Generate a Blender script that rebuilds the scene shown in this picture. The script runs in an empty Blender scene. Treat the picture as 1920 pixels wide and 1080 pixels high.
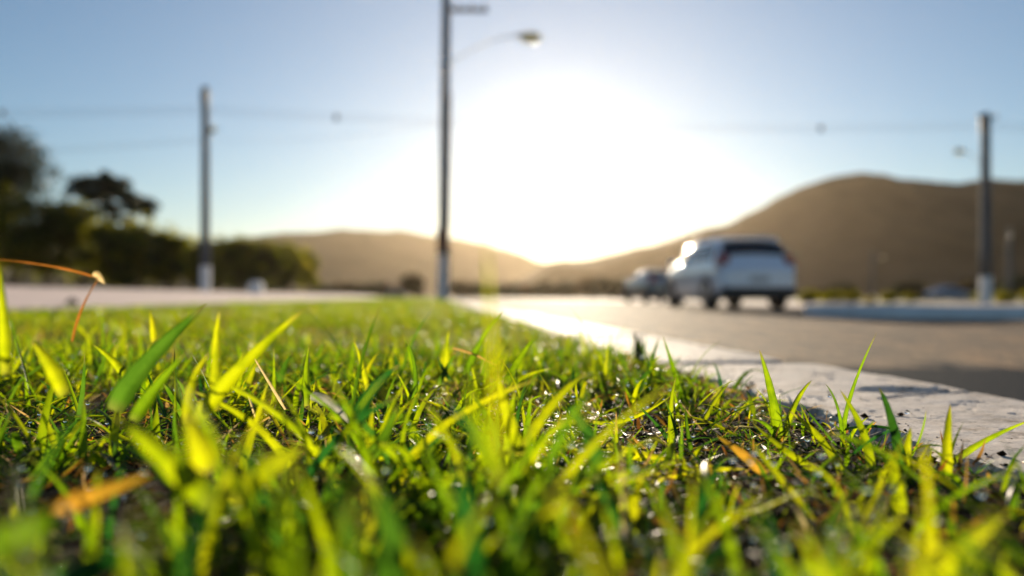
import bpy, math, random
import numpy as np
from mathutils import Vector, Matrix

# ------------------------------------------------------------------ camera, sky, sun, exposure
C = bpy.context.scene.collection
sc = bpy.context.scene
F = 1493.3            # focal length in photograph pixels (28 mm on 36 mm, 1920 px wide)
HZ = 556.0            # image row of the horizon
CAMZ = 0.12           # height of the lens above the turf
cam_d = bpy.data.cameras.new("camera")
cam = bpy.data.objects.new("camera", cam_d)
C.objects.link(cam)
cam.location = (0, 0, CAMZ)
cam.rotation_euler = (math.radians(90), 0, 0)
cam_d.lens = 28
cam_d.sensor_width = 36
cam_d.shift_y = (HZ - 540) / 1920
cam_d.clip_start = 0.01
cam_d.clip_end = 8000
cam_d.dof.use_dof = True
cam_d.dof.focus_distance = 0.64
cam_d.dof.aperture_fstop = 2.8
sc.camera = cam

SUN_EL = math.radians(9.1)
SUN_AZ = math.radians(3.4)       # to the right of straight ahead (+Y)
SDIR = Vector((math.sin(SUN_AZ) * math.cos(SUN_EL), math.cos(SUN_AZ) * math.cos(SUN_EL), math.sin(SUN_EL)))
w = bpy.data.worlds.new("World")
sc.world = w
w.use_nodes = True
nt = w.node_tree
nt.nodes.clear()
sky = nt.nodes.new("ShaderNodeTexSky")
sky.sky_type = 'NISHITA'
sky.sun_disc = False
sky.sun_elevation = SUN_EL
sky.sun_rotation = SUN_AZ
sky.air_density = 1.0
sky.dust_density = 0.04
sky.ozone_density = 2.9
bg = nt.nodes.new("ShaderNodeBackground")
bg.inputs["Strength"].default_value = 0.060
nt.links.new(sky.outputs[0], bg.inputs["Color"])
# bright aureole of the low sun
tc = nt.nodes.new("ShaderNodeTexCoord")
dot = nt.nodes.new("ShaderNodeVectorMath"); dot.operation = 'DOT_PRODUCT'
dot.inputs[1].default_value = SDIR
nt.links.new(tc.outputs["Generated"], dot.inputs[0])
ac = nt.nodes.new("ShaderNodeMath"); ac.operation = 'ARCCOSINE'; ac.use_clamp = False
nt.links.new(dot.outputs["Value"], ac.inputs[0])
def wmath(op, a, b=None):
    n = nt.nodes.new("ShaderNodeMath"); n.operation = op
    for i, v in enumerate((a, b)):
        if v is None: continue
        if isinstance(v, (int, float)): n.inputs[i].default_value = v
        else: nt.links.new(v, n.inputs[i])
    return n.outputs[0]
def gauss(sig, amp, p=2.0):
    q = wmath('DIVIDE', ac.outputs[0], math.radians(sig))
    return wmath('MULTIPLY', wmath('EXPONENT', wmath('MULTIPLY', wmath('POWER', q, p), -1.0)), amp)
bg2 = nt.nodes.new("ShaderNodeBackground")
bg2.inputs["Color"].default_value = (1.0, 0.93, 0.82, 1)
nt.links.new(wmath('ADD', gauss(4.2, 0.30), gauss(21.0, 0.17, 1.5)), bg2.inputs["Strength"])
ad = nt.nodes.new("ShaderNodeAddShader")
wo = nt.nodes.new("ShaderNodeOutputWorld")
nt.links.new(bg.outputs[0], ad.inputs[0]); nt.links.new(bg2.outputs[0], ad.inputs[1])
nt.links.new(ad.outputs[0], wo.inputs["Surface"])

sl = bpy.data.lights.new("sun", 'SUN')
sl.energy = 5.0
sl.angle = math.radians(0.53)
sl.color = (1.0, 0.84, 0.62)
so = bpy.data.objects.new("sun", sl)
C.objects.link(so)
so.rotation_euler = (-SDIR).to_track_quat('-Z', 'Y').to_euler()
so.location = (0, 0, 30)

vs = sc.view_settings
sc.display_settings.display_device = 'sRGB'
vs.view_transform = 'Standard'; vs.look = 'None'; vs.gamma = 1; vs.use_curve_mapping = False
vs.exposure = 0.95
cy = sc.cycles
cy.use_denoising = True
cy.max_bounces = 8; cy.diffuse_bounces = 3; cy.glossy_bounces = 3; cy.transmission_bounces = 5
cy.volume_bounces = 0; cy.transparent_max_bounces = 8
cy.sample_clamp_indirect = 4.0

# ------------------------------------------------------------------ helpers
rng = np.random.default_rng(7)
random.seed(7)
TH = math.radians(5.47)            # the kerb runs 5.5 degrees left of the view
CT, ST = math.cos(TH), math.sin(TH)
def road(u, s):
    """kerb frame (u to the right of the kerb line through the camera, s along) -> world x, y"""
    return u * CT - s * ST, s * CT + u * ST
def unroad(x, y):
    return x * CT + y * ST, -x * ST + y * CT
def pix(px, py, d):
    return Vector(((px - 960) / F * d, d, CAMZ + (HZ - py) / F * d))

def smooth_noise(x, y, scale, seed):
    """value noise, vectorised"""
    x = np.asarray(x) / scale; y = np.asarray(y) / scale
    xi = np.floor(x).astype(np.int64); yi = np.floor(y).astype(np.int64)
    fx = x - xi; fy = y - yi
    fx = fx * fx * (3 - 2 * fx); fy = fy * fy * (3 - 2 * fy)
    def h(a, b):
        n = (a * 374761393 + b * 668265263 + seed * 974634777) & 0x7fffffff
        n = ((n ^ (n >> 13)) * 1274126177) & 0x7fffffff
        n = (n ^ (n >> 16)) & 0xffff
        return n / 65535.0
    return (h(xi, yi) * (1 - fx) * (1 - fy) + h(xi + 1, yi) * fx * (1 - fy)
            + h(xi, yi + 1) * (1 - fx) * fy + h(xi + 1, yi + 1) * fx * fy)
def fbm(x, y, scale, seed, n=4):
    t = 0; a = 0.5
    x = np.asarray(x); y = np.asarray(y)
    for i in range(n):
        c_, s_ = math.cos(.6 + 1.1 * i), math.sin(.6 + 1.1 * i)
        t = t + a * smooth_noise(x * c_ - y * s_, x * s_ + y * c_, scale / 2 ** i, seed + i); a *= 0.5
    return t
def sst(a, b, x):
    t = np.clip((x - a) / (b - a), 0, 1)
    return t * t * (3 - 2 * t)

def new_mesh(name, V, Fc, mat=None, smooth=False, attrs=None, mats=None, fmat=None):
    me = bpy.data.meshes.new(name)
    V = np.asarray(V, dtype=np.float32).reshape(-1, 3)
    if isinstance(Fc, np.ndarray):
        k = Fc.shape[1]; nf = len(Fc)
        me.vertices.add(len(V)); me.vertices.foreach_set("co", V.ravel())
        me.loops.add(nf * k); me.loops.foreach_set("vertex_index", Fc.astype(np.int32).ravel())
        me.polygons.add(nf)
        me.polygons.foreach_set("loop_start", np.arange(0, nf * k, k, dtype=np.int32))
        me.polygons.foreach_set("loop_total", np.full(nf, k, dtype=np.int32))
        me.update(calc_edges=True)
    else:
        me.from_pydata([tuple(map(float, v)) for v in V], [], [tuple(int(i) for i in f) for f in Fc])
        me.update()
    if smooth: me.polygons.foreach_set("use_smooth", np.ones(len(me.polygons), dtype=bool))
    if mats:
        for m in mats: me.materials.append(m)
        if fmat is not None: me.polygons.foreach_set("material_index", np.asarray(fmat, dtype=np.int32))
    elif mat: me.materials.append(mat)
    if attrs:
        for kx, v in attrs.items():
            a = me.attributes.new(kx, 'FLOAT', 'POINT')
            a.data.foreach_set("value", np.asarray(v, dtype=np.float32))
    return me
def link(name, me, parent=None, loc=None, rot=None):
    o = bpy.data.objects.new(name, me)
    C.objects.link(o)
    if parent: o.parent = parent
    if loc is not None: o.location = loc
    if rot is not None: o.rotation_euler = rot
    return o
def tag(o, label=None, cat=None, group=None, kind=None):
    if label: o['label'] = label
    if cat: o['category'] = cat
    if group: o['group'] = group
    if kind: o['kind'] = kind
    return o
def thing(name, label, cat, loc=(0, 0, 0), rz=0, group=None):
    o = bpy.data.objects.new(name, None)
    o.empty_display_size = 0.2
    C.objects.link(o); o.location = loc; o.rotation_euler = (0, 0, rz)
    return tag(o, label, cat, group)

class MB:
    def __init__(s): s.v = []; s.f = []
    def add(s, V, Fc):
        n = len(s.v); s.v += [tuple(v) for v in V]; s.f += [tuple(i + n for i in f) for f in Fc]; return s
    def box(s, c, size, bev=0.0, M=None):
        hx, hy, hz = size[0] / 2, size[1] / 2, size[2] / 2
        b = min(bev, hx * .9, hy * .9, hz * .9)
        V = []; Fc = []
        if b <= 0:
            V = [(x, y, z) for x in (-hx, hx) for y in (-hy, hy) for z in (-hz, hz)]
            Fc = [(0, 1, 3, 2), (4, 6, 7, 5), (0, 4, 5, 1), (2, 3, 7, 6), (0, 2, 6, 4), (1, 5, 7, 3)]
        else:
            ring = lambda z, i: [(-hx + i + (b if k in (1, 2) and False else 0), 0, 0) for k in ()]
            def oct_(z, inset):
                x = hx - inset; y = hy - inset; c_ = b * .8
                return [(-x + c_, -y, z), (x - c_, -y, z), (x, -y + c_, z), (x, y - c_, z), (x - c_, y, z), (-x + c_, y, z), (-x, y - c_, z), (-x, -y + c_, z)]
            for z, i in ((-hz, b), (-hz + b, 0), (hz - b, 0), (hz, b)): V += oct_(z, i)
            for r in range(3):
                for k in range(8):
                    a = r * 8 + k; bb = r * 8 + (k + 1) % 8
                    Fc.append((a, bb, bb + 8, a + 8))
            Fc.append(tuple(range(7, -1, -1))); Fc.append(tuple(range(24, 32)))
        c = Vector(c)
        V = [((M @ Vector(v)) if M else Vector(v)) + c for v in V]
        return s.add(V, Fc)
    def tube(s, pts, rad, n=10, cap=True):
        pts = [Vector(p) for p in pts]
        if not hasattr(rad, '__len__'): rad = [rad] * len(pts)
        V = []; Fc = []
        up = Vector((0, 0, 1))
        px = None
        for i, p in enumerate(pts):
            t = (pts[min(i + 1, len(pts) - 1)] - pts[max(i - 1, 0)]).normalized()
            if px is None:
                a = t.cross(up)
                if a.length < .05: a = t.cross(Vector((0, 1, 0)))
                a.normalize()
            else:
                a = (px - t * px.dot(t)).normalized()
            px = a
            b = t.cross(a)
            for k in range(n):
                q = 2 * math.pi * k / n
                V.append(p + (a * math.cos(q) + b * math.sin(q)) * rad[i])
        for i in range(len(pts) - 1):
            for k in range(n):
                Fc.append((i * n + k, i * n + (k + 1) % n, (i + 1) * n + (k + 1) % n, (i + 1) * n + k))
        if cap:
            Fc.append(tuple(range(n - 1, -1, -1))); Fc.append(tuple(range((len(pts) - 1) * n, len(pts) * n)))
        return s.add(V, Fc)
    def ell(s, c, r, nu=14, nv=9, zmin=-1.0):
        V = []; Fc = []
        for j in range(nv + 1):
            a = -math.pi / 2 + math.pi * j / nv
            for i in range(nu):
                q = 2 * math.pi * i / nu
                V.append((c[0] + r[0] * math.cos(a) * math.cos(q), c[1] + r[1] * math.cos(a) * math.sin(q), c[2] + r[2] * max(math.sin(a), zmin)))
        for j in range(nv):
            for i in range(nu):
                Fc.append((j * nu + i, j * nu + (i + 1) % nu, (j + 1) * nu + (i + 1) % nu, (j + 1) * nu + i))
        return s.add(V, Fc)
    def mesh(s, name, mat, smooth=False): return new_mesh(name, s.v, s.f, mat, smooth)
    def build(s, name, mat, parent=None, smooth=False): return link(name, s.mesh(name, mat, smooth), parent)

# ------------------------------------------------------------------ materials
def mat_new(name):
    m = bpy.data.materials.new(name); m.use_nodes = True
    t = m.node_tree; t.nodes.clear()
    return m, t, t.nodes.new("ShaderNodeOutputMaterial")
def ramp(t, src, stops):
    r = t.nodes.new("ShaderNodeValToRGB")
    while len(r.color_ramp.elements) < len(stops): r.color_ramp.elements.new(.5)
    for e, (p, c) in zip(r.color_ramp.elements, stops):
        e.position = p; e.color = (*c, 1) if len(c) == 3 else c
    t.links.new(src, r.inputs[0])
    return r.outputs[0]
def noise(t, scale, detail=4, rough=.55, coord=None, vec_scale=None):
    if coord is None:
        coord = t.nodes.new("ShaderNodeTexCoord").outputs["Object"]
    if vec_scale:
        mp = t.nodes.new("ShaderNodeMapping"); mp.inputs["Scale"].default_value = vec_scale
        t.links.new(coord, mp.inputs[0]); coord = mp.outputs[0]
    n = t.nodes.new("ShaderNodeTexNoise")
    n.inputs["Scale"].default_value = scale; n.inputs["Detail"].default_value = detail; n.inputs["Roughness"].default_value = rough
    t.links.new(coord, n.inputs["Vector"])
    return n.outputs[0]
def mixc(t, fac, a, b, mode='MIX'):
    m = t.nodes.new("ShaderNodeMix"); m.data_type = 'RGBA'; m.blend_type = mode
    for i, v in ((0, fac), (6, a), (7, b)):
        if isinstance(v, (int, float)): m.inputs[i].default_value = v
        elif isinstance(v, tuple): m.inputs[i].default_value = (*v, 1)
        else: t.links.new(v, m.inputs[i])
    return m.outputs[2]
def simple(name, col, rough=.6, metal=0, var=.25, scale=6, bump=0, bscale=40, coat=0, spec=.5, bdist=.01):
    m, t, o = mat_new(name)
    b = t.nodes.new("ShaderNodeBsdfPrincipled")
    n = noise(t, scale)
    lo = tuple(c * (1 - var) for c in col); hi = tuple(min(1, c * (1 + var)) for c in col)
    t.links.new(ramp(t, n, [(.3, lo), (.7, hi)]), b.inputs["Base Color"])
    b.inputs["Roughness"].default_value = rough; b.inputs["Metallic"].default_value = metal
    b.inputs["Coat Weight"].default_value = coat; b.inputs["Coat Roughness"].default_value = .04
    b.inputs["Specular IOR Level"].default_value = spec
    if bump:
        bn = t.nodes.new("ShaderNodeBump"); bn.inputs["Strength"].default_value = bump; bn.inputs["Distance"].default_value = bdist
        t.links.new(noise(t, bscale, 6), bn.inputs["Height"]); t.links.new(bn.outputs[0], b.inputs["Normal"])
    t.links.new(b.outputs[0], o.inputs[0])
    return m
def leafy(name, cols, trans, trans_w=.5, rough=.4, tip=None, spec=.4):
    """leaf material: cols = list of base colours picked by the 'rnd' attribute, trans = list of transmitted colours"""
    m, t, o = mat_new(name)
    at = t.nodes.new("ShaderNodeAttribute"); at.attribute_name = "rnd"
    al = t.nodes.new("ShaderNodeAttribute"); al.attribute_name = "along"
    st = [(i / max(1, len(cols) - 1), c) for i, c in enumerate(cols)]
    base = ramp(t, at.outputs["Fac"], st)
    tr = ramp(t, at.outputs["Fac"], [(i / max(1, len(trans) - 1), c) for i, c in enumerate(trans)])
    if tip:
        tf = ramp(t, al.outputs["Fac"], [(.0, (.35, .35, .35)), (.14, (0, 0, 0)), (.86, (0, 0, 0)), (1.0, (.85, .85, .85))])
        base = mixc(t, tf, base, tip); tr = mixc(t, tf, tr, tuple(min(1, c * 1.6) for c in tip))
    # fibre streaks / blotches
    n = noise(t, 90, 3)
    base = mixc(t, 1.0, base, ramp(t, n, [(.3, (.72, .76, .7)), (.7, (1.15, 1.1, 1.1))]), 'MULTIPLY')
    ax = t.nodes.new("ShaderNodeAttribute"); ax.attribute_name = "across"
    sn = t.nodes.new("ShaderNodeMath"); sn.operation = 'MULTIPLY'; sn.inputs[1].default_value = 26.0
    t.links.new(ax.outputs["Fac"], sn.inputs[0])
    sn2 = t.nodes.new("ShaderNodeMath"); sn2.operation = 'SINE'; t.links.new(sn.outputs[0], sn2.inputs[0])
    ab = t.nodes.new("ShaderNodeMath"); ab.operation = 'ABSOLUTE'; t.links.new(ax.outputs["Fac"], ab.inputs[0])
    mid = ramp(t, ab.outputs[0], [(0, (1, 1, 1)), (.74, (1, 1, 1)), (.95, (.42, .45, .4))])
    vein = ramp(t, sn2.outputs[0], [(0.0, (.78, .8, .75)), (1.0, (1.1, 1.1, 1.1))])
    mul = mixc(t, 1.0, mid, vein, 'MULTIPLY')
    blot = ramp(t, noise(t, 38, 4, .65), [(.34, (.5, .6, .45)), (.55, (1, 1, 1)), (.75, (1.15, 1.08, 1.0))])
    mul = mixc(t, 1.0, mul, blot, 'MULTIPLY')
    base = mixc(t, 1.0, base, mul, 'MULTIPLY'); tr = mixc(t, 1.0, tr, mul, 'MULTIPLY')
    b = t.nodes.new("ShaderNodeBsdfPrincipled")
    t.links.new(base, b.inputs["Base Color"]); b.inputs["Roughness"].default_value = rough
    b.inputs["Specular IOR Level"].default_value = spec
    tl = t.nodes.new("ShaderNodeBsdfTranslucent")
    t.links.new(tr, tl.inputs["Color"])
    mx = t.nodes.new("ShaderNodeMixShader"); mx.inputs[0].default_value = trans_w
    t.links.new(b.outputs[0], mx.inputs[1]); t.links.new(tl.outputs[0], mx.inputs[2])
    t.links.new(mx.outputs[0], o.inputs[0])
    return m

M = {}
M['grass'] = leafy("grass_blade", [(.006, .028, .010), (.016, .060, .007), (.06, .115, .007), (.12, .145, .010)],
                   [(.03, .17, .02), (.28, .48, .004), (.62, .72, .003), (.78, .76, .006)], .6, .42, tip=(.30, .20, .06), spec=.28)
M['straw'] = leafy("dry_grass", [(.07, .026, .007), (.15, .07, .018), (.25, .14, .04), (.38, .27, .12)],
                   [(.55, .19, .03), (.75, .36, .06), (.85, .52, .15), (.85, .68, .38)], .62, .45, spec=.3)
M['amber'] = leafy("amber_dead_blade", [(.42, .17, .02), (.5, .25, .03)], [(.85, .36, .03), (.9, .5, .05)], .6, .4)
M['palestraw'] = leafy("bleached_leaf", [(.55, .52, .45), (.6, .57, .5)], [(.6, .58, .5), (.7, .66, .55)], .4, .35)
M['leaf'] = leafy("tree_leaf", [(.010, .018, .006), (.035, .05, .008), (.10, .11, .010)], [(.05, .08, .01), (.34, .34, .008), (.85, .68, .01)], .55, .6)
M['leaf_dark'] = leafy("dark_tree_leaf", [(.010, .018, .010), (.02, .03, .012)], [(.03, .05, .01), (.07, .09, .02)], .25, .6)
M['leaf_shrub'] = leafy("shrub_leaf", [(.04, .06, .008), (.09, .11, .01), (.16, .15, .02)], [(.3, .32, .01), (.65, .56, .01), (.85, .66, .02)], .6, .6)
M['leaf_brown'] = leafy("dry_shrub_leaf", [(.05, .035, .02), (.10, .07, .035)], [(.12, .08, .03), (.2, .14, .05)], .3, .7)
M['leaf_yellow'] = leafy("yellow_shrub_leaf", [(.35, .24, .02), (.5, .36, .03)], [(.8, .6, .04), (.95, .75, .08)], .5, .5)
M['bark'] = simple("bark", (.07, .045, .03), .9, bump=.6, bscale=14, bdist=.05)
M['concrete_pole'] = simple("pole_concrete", (.07, .085, .10), .8, bump=.3, bscale=30)
M['white_band'] = simple("weathered_white_paint", (.72, .73, .74), .6, var=.12)
M['steel'] = simple("galvanised_steel", (.38, .40, .42), .4, metal=.7, var=.15)
M['darkmetal'] = simple("dark_painted_metal", (.05, .05, .055), .5)
M['brownbox'] = simple("brown_rusty_metal", (.12, .045, .025), .7)
M['ceramic'] = simple("insulator_ceramic", (.20, .12, .09), .2, var=.1)
M['cable'] = simple("cable_rubber", (.03, .03, .035), .6)
M['rubber'] = simple("tyre_rubber", (.02, .02, .021), .85)
M['rim'] = simple("wheel_rim", (.45, .46, .47), .3, metal=.8, var=.1)
M['plastic'] = simple("black_plastic", (.022, .022, .024), .5)
M['glass_dark'] = simple("tinted_glass", (.015, .02, .025), .04, spec=.9, var=.1)
M['tail'] = simple("tail_light_red", (.28, .03, .015), .15, coat=.6, var=.1)
M['headlight'] = simple("head_light_lens", (.6, .62, .64), .08, coat=1, var=.05)
M['plate'] = simple("licence_plate_grey", (.45, .47, .5), .4, var=.05)
M['chrome'] = simple("chrome", (.85, .86, .88), .05, metal=1, var=.02)
M['plaster'] = simple("pale_plaster", (.48, .40, .33), .85)
M['rooftile'] = simple("roof_tile", (.22, .10, .06), .85)
M['lamp_glass'] = leafy("lamp_bowl", [(.75, .72, .62), (.8, .76, .66)], [(.9, .85, .7), (.95, .9, .75)], .7, .15)
def paint(name, col):
    m = simple(name, col, .28, metal=.0, var=.03, coat=1.0); return m
M['paint_silver'] = paint("silver_blue_paint", (.74, .82, .94))
M['paint_teal'] = paint("grey_teal_paint", (.10, .16, .20))
M['paint_blue'] = paint("dull_blue_paint", (.16, .22, .32))

# soil with organic mottling
def soil_mat():
    m, t, o = mat_new("soil")
    b = t.nodes.new("ShaderNodeBsdfPrincipled")
    a = ramp(t, noise(t, 45, 8, .7), [(.25, (.010, .005, .003)), (.5, (.034, .017, .008)), (.72, (.080, .042, .017)), (.85, (.18, .11, .05))])
    g = ramp(t, noise(t, 2.2, 5, .6), [(.35, (.6, .55, .5)), (.65, (1.2, 1.15, 1.0))])
    t.links.new(mixc(t, 1.0, a, g, 'MULTIPLY'), b.inputs["Base Color"])
    b.inputs["Roughness"].default_value = .95; b.inputs["Specular IOR Level"].default_value = .12
    bn = t.nodes.new("ShaderNodeBump"); bn.inputs["Strength"].default_value = .9; bn.inputs["Distance"].default_value = .004
    t.links.new(noise(t, 260, 8, .7), bn.inputs["Height"]); t.links.new(bn.outputs[0], b.inputs["Normal"])
    t.links.new(b.outputs[0], o.inputs[0]); return m
M['soil'] = soil_mat()
def asphalt_mat():
    m, t, o = mat_new("asphalt")
    b = t.nodes.new("ShaderNodeBsdfPrincipled")
    ob = t.nodes.new("ShaderNodeTexCoord").outputs["Object"]
    v = t.nodes.new("ShaderNodeTexVoronoi"); v.inputs["Scale"].default_value = 70
    t.links.new(ob, v.inputs["Vector"])
    st = ramp(t, v.outputs["Color"], [(.2, (.07, .042, .022)), (.6, (.16, .096, .050)), (.9, (.36, .22, .10))])
    pat = ramp(t, noise(t, 8, 5, .7, None, (1.0, .20, 1.0)), [(.38, (.35, .34, .34)), (.5, (.95, .93, .9)), (.62, (1.8, 1.65, 1.45))])
    col = mixc(t, 1.0, st, pat, 'MULTIPLY')
    # dark bluish patch mixed into the colour against the kerb
    at = t.nodes.new("ShaderNodeAttribute"); at.attribute_name = "dark_patch"
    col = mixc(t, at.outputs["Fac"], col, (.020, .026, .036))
    t.links.new(col, b.inputs["Base Color"])
    rr = t.nodes.new("ShaderNodeMapRange"); rr.inputs[3].default_value = .85; rr.inputs[4].default_value = .85
    t.links.new(at.outputs["Fac"], rr.inputs[0]); t.links.new(rr.outputs[0], b.inputs["Roughness"])
    sr = t.nodes.new("ShaderNodeMapRange"); sr.inputs[3].default_value = .3; sr.inputs[4].default_value = .03
    t.links.new(at.outputs["Fac"], sr.inputs[0]); t.links.new(sr.outputs[0], b.inputs["Specular IOR Level"])
    bn = t.nodes.new("ShaderNodeBump"); bn.inputs["Strength"].default_value = 1.0; bn.inputs["Distance"].default_value = .006
    t.links.new(v.outputs["Distance"], bn.inputs["Height"]); t.links.new(bn.outputs[0], b.inputs["Normal"])
    t.links.new(b.outputs[0], o.inputs[0]); return m
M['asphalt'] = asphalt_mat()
def concrete_mat(name="kerb_concrete", c=(.78, .68, .60)):
    m, t, o = mat_new(name)
    b = t.nodes.new("ShaderNodeBsdfPrincipled")
    a = ramp(t, noise(t, 7, 7, .65), [(.3, tuple(x * .72 for x in c)), (.55, c), (.75, tuple(x * 1.18 for x in c))])
    sp = ramp(t, noise(t, 120, 4, .6), [(.36, (.45, .42, .40)), (.44, (1, 1, 1))])
    st = ramp(t, noise(t, 16, 6, .75), [(.33, (.42, .34, .26)), (.44, (.9, .87, .84)), (.56, (1, 1, 1))])
    col = mixc(t, 1.0, mixc(t, .8, a, sp, 'MULTIPLY'), st, 'MULTIPLY')
    t.links.new(col, b.inputs["Base Color"]); b.inputs["Roughness"].default_value = .75
    b.inputs["Specular IOR Level"].default_value = .4
    bn = t.nodes.new("ShaderNodeBump"); bn.inputs["Strength"].default_value = .8; bn.inputs["Distance"].default_value = .0015
    t.links.new(noise(t, 330, 8, .7), bn.inputs["Height"]); t.links.new(bn.outputs[0], b.inputs["Normal"])
    t.links.new(b.outputs[0], o.inputs[0]); return m
M['kerb'] = concrete_mat()
M['kerb_far'] = simple("white_painted_kerb", (.78, .80, .83), .7, var=.1)
M['sand'] = simple("pale_pink_sand", (.66, .50, .45), .85, var=.16, scale=.8, bump=.4, bscale=10)
M['far_ground'] = simple("dry_verge", (.14, .12, .06), .95, var=.4, scale=.05, bump=.3, bscale=1)
def hill_mat(name, a, b_, sc_):
    m, t, o = mat_new(name)
    b = t.nodes.new("ShaderNodeBsdfPrincipled")
    n = ramp(t, noise(t, sc_, 9, .65), [(.35, a), (.62, b_)])
    t.links.new(n, b.inputs["Base Color"]); b.inputs["Roughness"].default_value = 1; b.inputs["Specular IOR Level"].default_value = .05
    t.links.new(b.outputs[0], o.inputs[0]); return m
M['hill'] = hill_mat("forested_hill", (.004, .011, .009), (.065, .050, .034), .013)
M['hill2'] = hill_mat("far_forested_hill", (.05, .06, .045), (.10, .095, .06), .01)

# ------------------------------------------------------------------ terrain
KI, KO = 0.37, 0.665         # kerb: turf side and road side (u)
TURF_L = -3.4
def turf_h(x, y):
    return 0.012 * (fbm(x, y, .25, 3) - .5) + .02 * (fbm(x, y, 1.7, 9, 2) - .4)
def grid(us, ss, zf, frame=True):
    U, S = np.meshgrid(us, ss)
    X, Y = (U * CT - S * ST, S * CT + U * ST) if frame else (U, S)
    Z = zf(U, S, X, Y)
    V = np.stack([X, Y, Z], -1).reshape(-1, 3)
    nu, ns = len(us), len(ss)
    i = np.arange(ns - 1)[:, None] * nu + np.arange(nu - 1)[None]
    Fc = np.stack([i, i + 1, i + nu + 1, i + nu], -1).reshape(-1, 4)
    return V, Fc, U.ravel(), S.ravel(), X.ravel(), Y.ravel()
# wide ground to the horizon (lies lowest)
rr = np.concatenate([-np.geomspace(2400, 4, 30), np.linspace(-3, 3, 5), np.geomspace(4, 2400, 30)])
V, Fc, *_ = grid(rr, rr, lambda U, S, X, Y: -0.42 + 0 * U - .1 * (np.hypot(U, S) < 12))
tag(link("ground", new_mesh("ground", V, Fc, M['far_ground'])), "dry flat ground reaching to the hills", kind="structure")

# turf soil
def turf_z(U, S, X, Y):
    return turf_h(X, Y) - .006 * sst(KI - .015, KI + .01, U) * 1.0
us = np.concatenate([np.linspace(TURF_L, -1.0, 30), np.linspace(-.97, KI + .01, 150)])
ss = np.concatenate([np.linspace(-1.5, .05, 12), np.linspace(.06, 1.8, 210), np.linspace(1.83, 6, 90), np.linspace(6.2, 48, 60)])
V, Fc, *_ = grid(us, ss, turf_z)
tag(link("turf_ground", new_mesh("turf_ground", V, Fc, M['soil'], True)), "brown soil under the turf strip", kind="structure")

# road
ROADZ = -0.15
us = np.concatenate([np.linspace(KO - .05, 2.6, 60), np.linspace(2.7, 9.4, 20)])
ss = np.concatenate([np.linspace(-3, .5, 6), np.linspace(.6, 7, 140), np.linspace(7.3, 320, 50)])
V, Fc, U, S, X, Y = grid(us, ss, lambda U, S, X, Y: ROADZ + .006 * (fbm(X, Y, .8, 21, 3) - .5) * (S < 20))
dark_patch = sst(3.10, 2.92, S + .30 * (U - 1.6) + 1.1 * (fbm(U, S, .30, 8) - .47) + .7 * (fbm(U, S * .35, .05, 18, 2) - .36)) * sst(3.2, 2.7, U)
tag(link("road", new_mesh("road", V, Fc, M['asphalt'], True, {'dark_patch': dark_patch})), "asphalt road right of the kerb", kind="structure")
# cross street / verge beyond road to the right
us = np.linspace(9.4, 27, 12); ss = np.linspace(-4, 320, 40)
V, Fc, *_ = grid(us, ss, lambda U, S, X, Y: -0.16 - .16 * sst(12, 26, U) + 0 * S)
tag(link("verge", new_mesh("verge", V, Fc, M['sand'], True)), "pale sandy verge beyond the road", kind="structure")

# left: pale sandy bank rising away from the turf
def bank_z(U, S, X, Y):
    z = -.06 + .46 * sst(-4.5, -11.8, U) + .02 * (fbm(X, Y, 1.2, 33) - .5)
    return z
us = np.concatenate([np.linspace(-40, -12, 8), np.linspace(-11.7, TURF_L + .0, 50)])
ss = np.concatenate([np.linspace(-3, 3, 5), np.linspace(3.3, 60, 120), np.linspace(63, 110, 10)])
V, Fc, *_ = grid(us, ss, bank_z)
tag(link("sandy_bank", new_mesh("sandy_bank", V, Fc, M['sand'], True)), "pale pinkish sandy bank left of the turf", kind="structure")

# ------------------------------------------------------------------ hills
def hill(name, label, ridge, D, mat, front, back, seed, amp):
    px = np.array([p[0] for p in ridge], float); py = np.array([p[1] for p in ridge], float)
    xs = (px - 960) / F * D; hs = (HZ - py) / F * D + CAMZ
    X1 = np.linspace(xs[0], xs[-1], 260)
    H = np.interp(X1, xs, hs)
    k = np.ones(7) / 7; Hp = np.pad(H, 3, mode='edge'); H = np.convolve(Hp, k, 'valid') + (fbm(X1, X1 * 0 + seed, 26, seed, 4) - .45) * 9
    T = np.concatenate([np.linspace(-1, 0, 46), np.linspace(.05, 1, 12)])
    XX, TT = np.meshgrid(X1, T)
    prof = np.where(TT < 0, 1 - sst(0, 1, -TT) ** .85, 1 - sst(0, 1, TT))
    dep = D + np.where(TT < 0, TT * front, TT * back)
    wob = (fbm(XX, dep, 90, seed, 5) - .47) * amp * np.where(TT < 0, np.clip(-TT * 6, .25, 1), .3)
    Z = H[None, :] * prof + wob * np.clip(prof * 2, 0, 1) + (fbm(XX, dep, 9, seed + 20, 2) - .5) * 3.0 * np.clip(prof * 3, 0, 1)
    Z = np.maximum(Z, -3) - 1.5 * (prof < .01)
    # keep ridge direction constant as depth changes
    Xw = XX * (1 + 0 * dep)
    V = np.stack([Xw, dep, Z], -1).reshape(-1, 3)
    nu, ns = len(X1), len(T)
    i = np.arange(ns - 1)[:, None] * nu + np.arange(nu - 1)[None]
    Fc = np.stack([i, i + 1, i + nu + 1, i + nu], -1).reshape(-1, 4)
    tag(link(name, new_mesh(name, V, Fc, mat, True)), label, kind="structure")
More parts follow.
